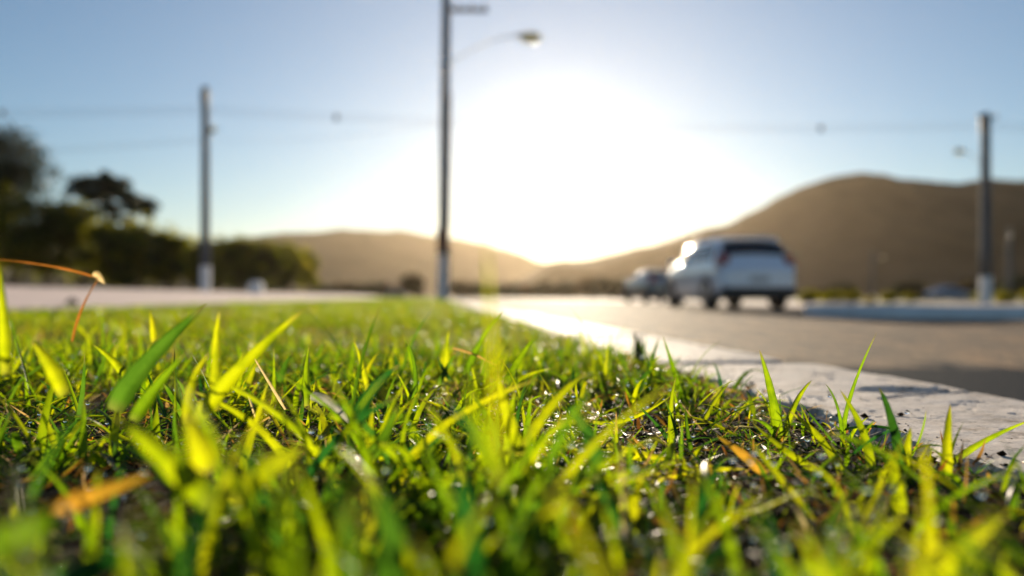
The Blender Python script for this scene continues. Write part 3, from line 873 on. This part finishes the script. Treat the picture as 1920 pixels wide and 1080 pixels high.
# ------------------------------------------------------------------ poles
def ring_band(mb, z, r, h): mb.tube([(0, 0, z - h / 2), (0, 0, z + h / 2)], r, 16)
def pole(label, loc, H=10.0, r0=.17, r1=.10, arm_dir=(1, 0), arm_len=2.2, lamp_z=7.6, cross=True, cross_dir=(1, 0), lean=0, box=False, band=1.3, single=False):
    root = thing("utility_pole", label, "utility pole", loc)
    root.rotation_euler = (0, lean, 0)
    rad = lambda z: r0 + (r1 - r0) * z / H
    mb = MB(); mb.tube([(0, 0, band)] + [(0, 0, band + (H - band) * i / 6) for i in range(1, 7)], [rad(band + (H - band) * i / 6) for i in range(7)], 18)
    mb.build("shaft", M['concrete_pole'], root, True)
    mb = MB(); mb.tube([(0, 0, -.3), (0, 0, band)], [rad(0) + .004, rad(band) + .004], 18); mb.build("painted_base", M['white_band'], root)
    ax, ay = arm_dir
    mb = MB()
    pts = [(ax * (arm_len * q), ay * (arm_len * q), lamp_z - .85 + .95 * math.sin(q * math.pi / 2)) for q in np.linspace(0, 1, 12)]
    mb.tube(pts, .021, 10); mb.build("lamp_arm", M['steel'], root, True)
    mb = MB(); mb.box((0, 0, lamp_z - .80), (.30, .30, .22), .03); mb.build("arm_bracket", M['steel'], root)
    hd = Vector((ax, ay, 0)); c = Vector(pts[-1]) + hd * .25
    ang = math.atan2(ay, ax)
    lh = thing("lamp_head", None, None); lh.parent = root; lh.location = c; lh.rotation_euler = (0, 0, ang)
    bpy.data.objects.remove(lh)
    mb = MB(); mb.ell((0, 0, 0.02), (.42, .15, .08), 18, 10, -.1)
    o = mb.build("lamp_head", M['steel'], root, True); o.location = c; o.rotation_euler = (0, 0, ang)
    mb = MB(); mb.ell((.06, 0, -.02), (.32, .145, .17), 20, 12)
    g = mb.build("lamp_glass", M['lamp_glass'], o, True)
    if cross:
        cx, cy_ = cross_dir
        for kz in ([H * .80] if not single else [H - .25]):
            mb = MB(); Mr = Matrix.Rotation(math.atan2(cy_, cx), 3, 'Z')
            if box: mb.box(Mr @ Vector((.55, .16, kz)), (1.3, .09, .11), .015, Mr)
            else: mb.box(Mr @ Vector((0, .14, kz)), (1.1, .09, .11), .015, Mr)
            arm = mb.build("crossarm", M['darkmetal'], root)
            for q in ((.35, .72, 1.1) if box else (-.45, 0, .45)):
                mb = MB(); p = Mr @ Vector((q, .16, kz + .055))
                for i in range(4): mb.tube([p + Vector((0, 0, .035 * i)), p + Vector((0, 0, .035 * i + .02))], .05 - .006 * i, 12)
                mb.tube([p, p + Vector((0, 0, .15))], .018, 8)
                mb.build("insulator", M['ceramic'], arm)
    for i in range(3):
        mb = MB(); ring_band(mb, H - .5 - i * .55, rad(H - .5 - i * .55) + .02, .07); mb.build("steel_band", M['darkmetal'], root)
    # secondary rack
    mb = MB(); mb.box((0, -.16, lamp_z - .05), (.10, .10, .8), .02); mb.build("wire_rack", M['darkmetal'], root)
    return root, rad
mp = pix(830, 565, 23.0)
midp, rad = pole("tall concrete pole on the turf strip, cut by the top edge", (mp.x, mp.y, -.02), 10.6, .15, .12, (1, .1), 2.15, 7.65, True, (1, 0), .012, True, 1.35)
mb = MB(); mb.box((.0, -.20, 1.75), (.34, .20, .50), .02); mb.box((0, -.20, 2.02), (.38, .24, .03), .01); mb.build("meter_box", M['brownbox'], midp)
mb = MB(); mb.box((.0, -.17, 6.2), (.16, .16, .9), .02); mb.build("cable_box", M['darkmetal'], midp)
mb = MB(); mb.tube([(.16, -.02, .0), (.15, -.02, 3.0), (.14, -.02, 6.0)], .025, 8); mb.build("conduit", M['cable'], midp)
lp = pix(385, 540, 40)
leftp, _ = pole("left concrete pole standing on the sandy bank before the dark trees", (lp.x, lp.y, lp.z), 10.1, .24, .18, (.55, -.8), 1.3, 7.6, False, (0, 1), 0, False, 1.1)
mb = MB(); mb.box((0, -.05, 9.55), (.36, .34, .75), .05); mb.build("switch_box", M['darkmetal'], leftp)
rp = pix(1848, 568, 42)
rightp, _ = pole("right concrete pole standing before the dark wooded hill", (rp.x, rp.y, rp.z), 10.0, .30, .22, (-.9, -.3), 1.6, 7.8, True, (-1, 0), .0, False, 1.4, True)
mb = MB(); mb.tube([(-.1, -.1, 9.1), (-.1, -.1, 9.75)], .27, 18); mb.build("transformer", M['darkmetal'], rightp, False)
fp = pix(1893, 566, 92)
pole("small distant lamp pole with a glinting head, behind the right pole", (fp.x, fp.y, fp.z), 8.6, .35, .22, (-.4, -.8), 1.0, 7.5, False, (1, 0), 0, False, 1.0)
fp = pix(1636, 564, 120)
pole("faint far pole against the hill, above the yellow shrubs", (fp.x, fp.y, fp.z), 7.5, .22, .16, (1, -.3), 1.0, 6.4, False, (1, 0), 0, False, 1.0)

def wire(name, label, p0, p1, sag, r, spacers=(), n=40, strands=3, gap=.16):
    root = thing(name, label, "cable", p0)
    p0 = Vector(p0); p1 = Vector(p1); b = p0.copy()
    for k in range(strands):
        mb = MB(); off = Vector((0, 0, (k - (strands - 1) / 2) * gap))
        mb.tube([(p0.lerp(p1, t) + off - Vector((0, 0, 4 * sag * t * (1 - t))) - b) for t in np.linspace(0, 1, n)], r, 6)
        mb.build("strand", M['cable'], root)
    for t in spacers:
        c = p0.lerp(p1, t) - Vector((0, 0, 4 * sag * t * (1 - t))) - b
        mb = MB(); mb.box(c, (.22, .12, .34), .05)
        mb.build("spacer", M['darkmetal'], root)
pl = pix(384, 206, 40); pr = pix(1848, 236, 42)
wire("power_line", "faint overhead line from the left pole out of the frame on the left", pl, pix(-640, 196, 40), .28, .008, (.37,))
wire("power_line", "faint overhead line spanning between the left pole and the right pole", pl, pr, .45, .007, (.162, .781))
wire("power_line", "faint overhead line leaving the right pole out of the frame", pr, pix(2800, 240, 43), .3, .008, ())
wire("telephone_line", "faint lower cable from the left pole out of the frame on the left", pix(384, 262, 40), pix(-640, 300, 36), .3, .008, (), strands=2)
wire("telephone_line", "faint lower cable running right from the left pole to the middle pole", pix(384, 262, 40), Vector((mp.x, mp.y, 5.1)), .25, .005, (), strands=1)

# ------------------------------------------------------------------ traffic island at the right
il = thing("traffic_island", "low traffic island with a pale kerb across the road at the right", "traffic island")
pts2 = []
outline = [(4.15, 11.3), (4.2, 10.75), (4.4, 10.2), (4.75, 9.85), (5.4, 9.65), (7, 9.6), (9, 9.6), (12, 9.7), (16, 9.9), (16, 11.6), (12, 11.7), (8, 11.9), (5.5, 12.0), (4.75, 11.9), (4.35, 11.7)]
def prism(outl, z0, z1, inset=0.0):
    n = len(outl); cx = sum(p[0] for p in outl) / n; cy_ = sum(p[1] for p in outl) / n
    V = [(x, y, z0) for x, y in outl] + [(x, y, z1 - .015) for x, y in outl] + [(x + (cx - x) * .004, y + .015 * (1 if y < cy_ else -1), z1) for x, y in outl]
    Fc = []
    for r in range(2):
        for i in range(n): Fc.append((r * n + i, r * n + (i + 1) % n, (r + 1) * n + (i + 1) % n, (r + 1) * n + i))
    Fc.append(tuple(range(2 * n, 3 * n)))
    return V, Fc
V, Fc = prism(outline, -.2, ROADZ + .15)
link("kerb_edge", new_mesh("kerb_edge", V, Fc, M['kerb_far']), il)
inner = [(x + (8 - x) * .03 if x < 8 else x - .0, y + (.14 if y < 10.8 else -.14)) for x, y in outline]
V, Fc = prism(inner, ROADZ + .1, ROADZ + .158)
link("paving", new_mesh("paving", V, Fc, M['sand']), il)

# ------------------------------------------------------------------ cars
def make_car(label, loc, rz, paintm, L=4.0, H=1.52, Wd=.86, hatch=True, group="cars on the road"):
    root = thing("car", label, "car", loc, rz, group)
    k = H / 1.52; ln = L / 4.0
    if hatch:
        st = [(0.00, .40, .70, .62, .70, .78), (.05, .30, .78, .80, .76, .88), (.12, .26, .84, .90, .80, .97), (.20, .25, .85, .95, .72, 1.12), (.42, .25, .86, .96, .66, 1.42), (.62, .24, .86, .97, .64, 1.485),
              (1.2, .22, .865, .96, .64, 1.52), (2.0, .22, .865, .95, .63, 1.51), (2.5, .22, .86, .94, .62, 1.45), (2.85, .22, .855, .93, .63, 1.22), (3.15, .22, .85, .92, .68, 1.00), (3.5, .22, .84, .86, .66, .93), (3.8, .24, .80, .76, .60, .82), (3.95, .28, .70, .64, .52, .70), (4.0, .36, .60, .54, .45, .60)]
    else:
        st = [(0.00, .40, .70, .62, .70, .80), (.05, .30, .78, .84, .70, .93), (.30, .26, .84, .92, .68, 1.00), (.60, .25, .85, .94, .66, 1.06), (.95, .24, .86, .95, .62, 1.36), (1.2, .22, .86, .96, .61, 1.43),
              (1.6, .22, .865, .96, .61, 1.46), (2.0, .22, .865, .95, .61, 1.45), (2.5, .22, .86, .94, .61, 1.36), (2.85, .22, .855, .93, .63, 1.14), (3.15, .22, .85, .92, .68, .99), (3.5, .22, .84, .86, .66, .93), (3.8, .24, .80, .76, .60, .82), (3.95, .28, .70, .64, .52, .70), (4.0, .36, .60, .54, .45, .60)]
    st = np.array(st); 
    def par(y):
        # smooth interpolation
        r = [np.interp(y, st[:, 0], st[:, i]) for i in range(1, 6)]
        r2 = [(np.interp(y - .04, st[:, 0], st[:, i]) + np.interp(y + .04, st[:, 0], st[:, i])) / 2 for i in range(1, 6)]
        return r2 if .1 < y < 3.9 else r
    def sec(y, v):
        zb, w_, zbelt, wr, zt = par(y)
        wr = min(wr, w_)
        c = [(0, zb), (w_ * .9, zb), (w_ * .985, zb + .12), (w_, (zb + zbelt) / 2), (w_ * .965, zbelt), (wr + .05, zt - .10 * min(1, (zt - zbelt) * 3 + .1)), (wr * .90, zt - .012), (wr * .5, zt + .012), (0, zt + .022)]
        i = min(int(v), 7); f = v - i
        # Catmull-Rom
        g = lambda j: np.array(c[max(0, min(8, j))])
        p0, p1, p2, p3 = g(i - 1), g(i), g(i + 1), g(i + 2)
        if i <= 1: q = p1 * (1 - f) + p2 * f
        else: q = .5 * ((2 * p1) + (-p0 + p2) * f + (2 * p0 - 5 * p1 + 4 * p2 - p3) * f * f + (-p0 + 3 * p1 - 3 * p2 + p3) * f ** 3)
        return q
    def patch(ys, vs, sgn, off=0.0):
        P = np.array([[(sgn * sec(y, v)[0] * Wd / .86, y * ln, sec(y, v)[1] * k) for v in vs] for y in ys])
        if off:
            du = np.gradient(P, axis=0); dv = np.gradient(P, axis=1)
            n = np.cross(du, dv); n /= np.maximum(1e-9, np.linalg.norm(n, axis=2))[..., None]
            cc = np.array([0, 2.0, .8]); sg = np.sign((n * (P - cc)).sum(-1)); sg[sg == 0] = 1
            P = P + n * sg[..., None] * off
        nu, nv = len(ys), len(vs)
        i = np.arange(nu - 1)[:, None] * nv + np.arange(nv - 1)[None]
        Fc = np.stack([i, i + 1, i + nv + 1, i + nv], -1).reshape(-1, 4)
        return P.reshape(-1, 3), [tuple(q) for q in Fc]
    ys = np.unique(np.concatenate([np.linspace(0, .2, 7), np.linspace(.2, .7, 9), np.linspace(.7, 2.5, 14), np.linspace(2.5, 4.0, 24)]))
    vsn = np.linspace(0, 8, 41)
    mb = MB()
    for sg in (1, -1):
        V, Fc = patch(ys, vsn, sg); mb.add(V, Fc)
        # closing caps
        for yy in (0.0, 4.0):
            a = [(sg * sec(yy, v)[0] * Wd / .86, yy * ln, sec(yy, v)[1] * k) for v in vsn]
            n = len(mb.v); mb.v += a; mb.f.append(tuple(range(n, n + len(a))))
    mb.build("body", paintm, root, True)
    # windows
    rw = ((.20, .41) if hatch else (.66, .98))
    mb = MB()
    for sg in (1, -1):
        V, Fc = patch(np.linspace(rw[0], rw[1], 6), np.linspace(5.55, 8, 9), sg, .006); mb.add(V, Fc)
    mb.build("rear_window", M['glass_dark'], root, True)
    mb = MB()
    for sg in (1, -1):
        V, Fc = patch(np.linspace(2.58, 3.05, 8), np.linspace(5.6, 8, 9), sg, .006); mb.add(V, Fc)
    mb.build("windscreen", M['glass_dark'], root, True)
    for sg in (1, -1):
        for a, b in (((.55, .98), (1.04, 1.72), (1.78, 2.55)) if hatch else ((1.05, 1.45), (1.5, 1.95), (2.0, 2.6))):
            mb = MB(); V, Fc = patch(np.linspace(a, b, 6), np.linspace(4.12, 4.9, 6), sg, .006); mb.add(V, Fc)
            mb.build("side_window", M['glass_dark'], root, True)
        # tail light, head light, mirror
        mb = MB(); V, Fc = patch(np.linspace(.06, .34, 8), np.linspace(3.8, 5.05, 7), sg, .022); mb.add(V, Fc); mb.box((sg * .70 * Wd / .86, .15, 1.0 * k), (.20, .12, .27), .04); mb.build("tail_light", M['tail'], root, True)
        mb = MB(); V, Fc = patch(np.linspace(3.72, 3.95, 6), np.linspace(3.7, 5.2, 6), sg, .012); mb.add(V, Fc); mb.build("headlight", M['headlight'], root, True)
        x = sg * (.86 + .10) * Wd / .86
        mb = MB(); mb.ell((x, 2.72 * ln, 1.02 * k), (.12, .09, .085), 24, 16); mi = mb.build("wing_mirror", paintm, root, True)
        mb = MB(); mb.ell((x, 2.66 * ln, 1.02 * k), (.09, .045, .062), 20, 12); mb.build("mirror_glass", M['chrome'], mi, True)
        for yw in (.78, 3.22):
            wx = sg * .76 * Wd / .86; R = .315
            mb = MB(); prof = [(-.10, .20), (-.11, .29), (-.07, .315), (.07, .315), (.11, .29), (.10, .20)]
            V = []; n = 28
            for (dx, r) in prof:
                for j in range(n): V.append((wx + dx, yw * ln + r * math.cos(2 * math.pi * j / n), R + r * math.sin(2 * math.pi * j / n)))
            Fc = [(a * n + j, a * n + (j + 1) % n, (a + 1) * n + (j + 1) % n, (a + 1) * n + j) for a in range(5) for j in range(n)]
            mb.add(V, Fc); wo_ = mb.build("wheel", M['rubber'], root, True)
            mb = MB(); mb.tube([(wx - .08, yw * ln, R), (wx + .085, yw * ln, R)], .205, 28)
            for j in range(5):
                a = 2 * math.pi * j / 5
                mb.box((wx + sg * .09, yw * ln + .1 * math.cos(a), R + .1 * math.sin(a)), (.02, .05, .16), .004, Matrix.Rotation(a - math.pi / 2, 3, 'X'))
            mb.build("rim", M['rim'], wo_)
            mb = MB(); V = []
            for r, ofs in ((.30, .872), (.375, .880)):
                for j in range(17):
                    a = math.pi * j / 16; V.append((sg * ofs * Wd / .86, yw * ln + r * math.cos(a), R + r * math.sin(a)))
            mb.add(V, [(j, j + 1, 17 + j + 1, 17 + j) for j in range(16)]); mb.build("wheel_arch", M['plastic'], root)
    # rear bumper skirt, plate, handles, roof aerial, roof rails
    mb = MB(); mb.box((0, .06, .34 * k), (1.62 * Wd / .86, .22, .26), .06); mb.build("rear_valance", M['plastic'], root)
    mb = MB(); mb.box((0, 2.0 * ln, .245 * k), (1.5, 3.3 * ln, .08), .02); mb.build("underside", M['plastic'], root)
    mb = MB(); mb.box((0, -.012, .62 * k), (.42, .02, .13), .004); mb.build("licence_plate", M['plate'], root)
    mb = MB(); mb.box((0, .02, .80 * k), (.30, .03, .03), .006); mb.build("boot_handle", M['chrome'], root)
    if hatch:
        for sg in (1, -1):
            mb = MB(); mb.tube([(sg * .56, y * ln, (np.interp(y, st[:, 0], st[:, 5]) + .05) * k) for y in (.6, .8, 1.2, 2.0, 2.35)], .016, 8); mb.build("roof_rail", M['darkmetal'], root, True)
        mb = MB(); mb.box((0, .46 * ln, 1.475 * k), (1.1, .20, .03), .01, Matrix.Rotation(.15, 3, 'X')); mb.build("roof_spoiler", paintm, root)
    return root
def car_at(px_left, d): pass
RZ = TH + .02
c1 = pix(1424, 580, 16.6)
make_car("silver hatchback with dark rear window seen from behind on the right of the road", (c1.x, c1.y, ROADZ + .0), RZ, M['paint_silver'], 4.0, 1.56)
c2 = pix(1256, 566, 33)
make_car("darker grey car with a sun glint, ahead of the silver hatchback", (c2.x, c2.y, ROADZ + .0), RZ + .03, M['paint_teal'], 4.2, 1.46, .86, False)
c3 = pix(1745, 560, 74)
make_car("small dull blue car parked side-on before the hill, left of the right pole", (c3.x - .2, c3.y, -.32), -math.pi / 2 + .1, M['paint_blue'], 4.1, 1.45, .86, False, "cars on the road")

# ------------------------------------------------------------------ trees
def leaves(clumps, n, size, seed):
    r = np.random.default_rng(seed)
    cs = np.array([c[:3] for c in clumps]); rs = np.array([c[3:6] for c in clumps])
    wgt = (rs[:, 0] * rs[:, 1] * rs[:, 2]) ** .75; wgt /= wgt.sum()
    k = r.choice(len(clumps), n, p=wgt)
    d = r.normal(0, 1, (n, 3)); d /= np.linalg.norm(d, axis=1)[:, None]
    rad_ = r.random(n) ** .45 * (1 + .16 * r.normal(0, 1, n))
    P = cs[k] + d * rad_[:, None] * rs[k]
    a = r.normal(0, 1, (n, 3)); a /= np.linalg.norm(a, axis=1)[:, None]
    b = np.cross(a, r.normal(0, 1, (n, 3))); b /= np.linalg.norm(b, axis=1)[:, None]
    s_ = size * r.uniform(.5, 1.4, n)[:, None]
    V = np.stack([P - a * s_, P + b * s_ * .45, P + a * s_, P - b * s_ * .45], 1).reshape(-1, 3)
    Fc = np.arange(n * 4).reshape(-1, 4)
    cr = r.random(len(clumps))
    rd = np.clip(cr[k] * .6 + r.random(n) * .4, 0, 1)
    return V, Fc, np.repeat(rd, 4)
def tree(name, label, loc, H, spread, trunk_h, clumps=None, n=5000, size=.18, mat='leaf', seed=1, cat="tree", group=None, tr=.16, limbs=6):
    root = thing(name, label, cat, loc, 0, group)
    r = random.Random(seed)
    if clumps is None:
        clumps = []
        for i in range(16):
            a = r.uniform(0, 6.28); q = r.random() ** .6 * spread * .72
            z = trunk_h + (H - trunk_h) * (.12 + .8 * r.random() * (1 - .45 * q / spread))
            s_ = spread * r.uniform(.17, .40)
            clumps.append((math.cos(a) * q, math.sin(a) * q, z, s_, s_, s_ * .75))
        clumps.append((0, 0, trunk_h + (H - trunk_h) * .5, spread * .6, spread * .6, (H - trunk_h) * .42))
    V, Fc, rd = leaves(clumps, n, size, seed)
    link("crown", new_mesh("crown", V, Fc, M[mat], False, {'rnd': rd, 'along': rd * 0 + .5}), root)
    mb = MB(); lean = r.uniform(-.06, .06)
    top = (lean * H, 0, trunk_h + (H - trunk_h) * .5)
    mb.tube([(0, 0, -.3), (lean * H * .3, .02 * H, trunk_h * .5), (lean * H * .6, 0, trunk_h), top], [tr * 1.25, tr, tr * .8, tr * .3], 10)
    t_ = mb.build("trunk", M['bark'], root, True)
    order = sorted(clumps, key=lambda c: -c[3])[:limbs]
    for c in order:
        mb = MB(); z0 = trunk_h * r.uniform(.75, 1.0)
        p0 = Vector((lean * z0 * .6, 0, z0)); p2 = Vector(c[:3]); p1 = p0.lerp(p2, .5) + Vector((0, 0, -.12 * (p2 - p0).length))
        mb.tube([p0, p1, p2], [tr * .5, tr * .33, tr * .12], 7)
        mb.build("limb", M['bark'], root, True)
    return root
def ground_left(x, y):
    u, s_ = unroad(x, y); return float(bank_z(np.array([u]), np.array([s_]), np.array([x]), np.array([y]))[0])
# tall umbrella-crowned trees: crown clumps placed from their outline, each with its own depth
def umbrella(label, pxb, d, cl, seed, n, trunk_top):
    x = (pxb - 960) / F * d; z = ground_left(x, d)
    clumps = []
    r = random.Random(seed)
    for (px, py, rp_) in cl:
        p = pix(px, py, d); s_ = rp_ * (1.55 if seed == 5 else 1.0) / F * d
        for q in range(3):
            clumps.append((p.x - x + r.uniform(-.3, .3) * s_, r.uniform(-2.2, 2.2), p.z - z + r.uniform(-.2, .2) * s_, s_ * .8, s_ * .9, s_ * .62))
    H = max(c[2] for c in clumps)
    return tree("umbrella_tree", label, (x, d, z), H, 3, trunk_top, clumps, n, .17, 'leaf_dark', seed, tr=.22, limbs=14)
umbrella("tall dark tree cut by the left edge, its crown in separate layers", -10, 62,
         [(5, 262, 30), (38, 275, 22), (-30, 275, 40), (42, 292, 26), (62, 318, 22), (60, 345, 20), (-20, 325, 50), (45, 325, 30), (-60, 300, 60), (10, 350, 42), (74, 385, 28), (-40, 380, 55), (106, 392, 20), (20, 390, 34), (-90, 360, 60)], 5, 17000, 5.5)
umbrella("dark umbrella-crowned tree with sky gaps, rising above the hedge on the left", 212, 66,
         [(165, 350, 24), (200, 345, 20), (215, 338, 18), (190, 370, 20), (225, 365, 18), (255, 380, 24), (268, 395, 18), (160, 365, 14), (228, 395, 16), (240, 412, 14), (185, 395, 10)], 8, 8000, 5.2)
# bushy trees in a row, each its own
row = [(-160, 62, 360, 130), (-60, 60, 372, 120), (20, 58, 395, 95), (85, 60, 405, 85), (150, 62, 418, 75), (205, 58, 428, 75), (262, 60, 428, 72), (318, 62, 440, 62), (362, 66, 456, 52),
       (410, 70, 454, 52), (452, 74, 452, 55), (498, 78, 458, 50), (540, 84, 462, 46), (574, 90, 474, 34)]
lab = ["bushy dark tree beyond the left edge of the hedge row", "dark tree at the left edge below the tall tree", "dense tree right of the left edge, behind the sandy bank", "low dark tree before the gap between the two tall trees",
       "olive tree below the left side of the umbrella tree", "olive tree below the middle of the umbrella tree", "rounded tree right of the umbrella tree with yellow lit leaves",
       "sloping low tree between the umbrella tree and the left pole", "small tree directly left of the left pole", "small tree directly right of the left pole",
       "second tree right of the left pole", "third tree right of the left pole", "fourth tree right of the left pole", "last small tree at the right end of the left tree row"]
for i, (px, d, top, rp_) in enumerate(row):
    x = (px - 960) / F * d; z = ground_left(x, d)
    H = ((HZ - top) / F * d + CAMZ - z) * (1.4 if i < 5 else 1.22)
    tree("bushy_tree", lab[i], (x, d, z), H, rp_ / F * d * .95, H * .05, None, 5200, .19, 'leaf', 100 + i, group="trees in the row beyond the sandy bank", tr=.13, limbs=4)
# far low trees along the horizon
def gz(x, y): return -.45
far = [(640, 150, 535, 26), (672, 150, 538, 24), (700, 160, 534, 26), (868, 150, 532, 26), (905, 150, 536, 24), (945, 170, 536, 24), (985, 180, 538, 24), (1020, 170, 534, 28), (1060, 175, 532, 30),
       (1100, 170, 530, 28), (1140, 160, 528, 30), (1170, 150, 532, 26), (1215, 150, 534, 26), (610, 140, 540, 22), (1320, 140, 538, 26), (1540, 120, 540, 26), (1580, 120, 536, 24), (1700, 110, 536, 26), (1830, 110, 530, 30), (1915, 110, 528, 34)]
for i, (px, d, top, rp_) in enumerate(far):
    x = (px - 960) / F * d
    H = (HZ - top) / F * d + CAMZ + .45
    tree("low_tree", "low tree in the hazy line at the foot of the hills", (x, d, -.45), H * 1.2, rp_ * 1.35 / F * d, H * .05, None, 1600, .50, 'leaf_dark' if i % 3 else 'leaf_brown', 300 + i, group="low trees at the foot of the hills", tr=.12, limbs=2)
tree("round_tree", "rounded brownish tree beside the pale house, left of the middle pole", (pix(775, 556, 110).x, 110, -.45), 3.9, 2.2, .7, None, 3500, .25, 'leaf_brown', 401, tr=.14, limbs=4)
# shrubs on the right
shr = [(1515, 46, 545, 24, 'leaf_shrub'), (1562, 50, 546, 22, 'leaf_shrub'), (1600, 48, 548, 20, 'leaf_shrub'), (1668, 52, 549, 18, 'leaf_shrub'), (1708, 58, 552, 16, 'leaf_shrub'), (1838, 55, 548, 18, 'leaf_shrub'), (1885, 50, 548, 22, 'leaf_shrub'), (1930, 52, 546, 22, 'leaf_shrub')]
sl_ = ["yellow-green shrub directly right of the silver hatchback", "second shrub right of the silver hatchback", "shrub left of the small bright yellow bush", "shrub right of the small bright yellow bush", "low shrub left of the small blue car",
       "shrub at the left foot of the right pole", "shrub between the right pole and the right edge", "shrub at the right edge of the frame"]
for i, (px, d, top, rp_, mt) in enumerate(shr):
    x = (px - 960) / F * d; z = -.34
    H = (HZ - top) / F * d + CAMZ - z
    tree("shrub", sl_[i], (x, d, z), H, rp_ / F * d, .12, None, 2200, .09, mt, 500 + i, "shrub", "shrubs along the far verge", tr=.04, limbs=4)
x = (1632 - 960) / F * 44
tree("shrub", "small bright yellow bush on the far verge behind the island", (x, 44, -.33), .48, .42, .08, None, 900, .05, 'leaf_yellow', 600, "shrub", None, tr=.03, limbs=3)

# ------------------------------------------------------------------ small far things
def house(label, px, d, wpx, hpx, name="house"):
    p = pix(px, 556, d); W = wpx / F * d; H = hpx / F * d
    root = thing(name, label, "house", (p.x, p.y, -.45))
    mb = MB(); mb.box((0, 0, H / 2 - .1), (W, W * .8, H + .2)); wl = mb.build("wall", M['plaster'], root)
    mb = MB(); e = .35
    V = [(-W / 2 - e, -W * .4 - e, H), (W / 2 + e, -W * .4 - e, H), (W / 2 + e, W * .4 + e, H), (-W / 2 - e, W * .4 + e, H), (-W / 2 - e, 0, H + W * .26), (W / 2 + e, 0, H + W * .26)]
    mb.add(V, [(0, 1, 5, 4), (2, 3, 4, 5), (0, 4, 3), (1, 2, 5), (0, 3, 2, 1)]); mb.build("roof", M['rooftile'], root)
    for q in (-.28, .28):
        mb = MB(); mb.box((q * W, -W * .4 - .02, H * .55), (W * .2, .08, H * .36)); f = mb.build("window", M['white_band'], root)
        mb = MB(); mb.box((q * W, -W * .4 - .065, H * .55), (W * .16, .02, H * .28)); mb.build("pane", M['glass_dark'], f)
    mb = MB(); mb.box((0, -W * .4 - .02, H * .36), (W * .14, .07, H * .72)); mb.build("door", M['brownbox'], root)
    return root
house("small pale house far off, left of the middle pole", 745, 125, 34, 20)
# pale object on the bank
bx = pix(480, 548, 42); bxz = ground_left(bx.x, bx.y)
pc = thing("concrete_marker", "small pale concrete block on the sandy bank right of the left pole", "concrete block", (bx.x, bx.y, bxz))
mb = MB(); mb.box((0, 0, .25), (.7, .5, .55), .05); mb.build("block", M['white_band'], pc)
mb = MB(); mb.box((0, 0, .58), (.5, .38, .12), .03); mb.build("cap", M['white_band'], pc)
# stones on the bank
for (px, py, s_, lb) in ((250, 575, .055, "small dark stone on the sandy bank, right one of two"), (135, 558, .075, "small dark stone on the sandy bank, left one of two")):
    d = 9.0 if s_ < .06 else 13.0
    p = pix(px, py, d); z = ground_left(p.x, p.y)
    mb = MB(); mb.ell((0, 0, 0), (s_ * 1.3, s_, s_), 9, 6)
    mb.v = [(v[0] * random.uniform(.85, 1.15), v[1] * random.uniform(.85, 1.15), v[2] * random.uniform(.85, 1.1)) for v in mb.v]
    o = mb.build("stone", M['hill'], None); o.location = (p.x, p.y, z + s_ * .4); tag(o, lb, "stone", "stones on the bank")

# ------------------------------------------------------------------ air
hz = MB(); hz.box((0, 0, 58.5), (5200, 5200, 121.0))
m, t, o = mat_new("haze_air")
pv = t.nodes.new("ShaderNodeVolumePrincipled")
pv.inputs["Color"].default_value = (1.0, .81, .58, 1); pv.inputs["Density"].default_value = .00005; pv.inputs["Anisotropy"].default_value = .76
t.links.new(pv.outputs[0], o.inputs["Volume"])
tag(hz.build("haze", m), "warm haze in the air before the hills", kind="stuff")
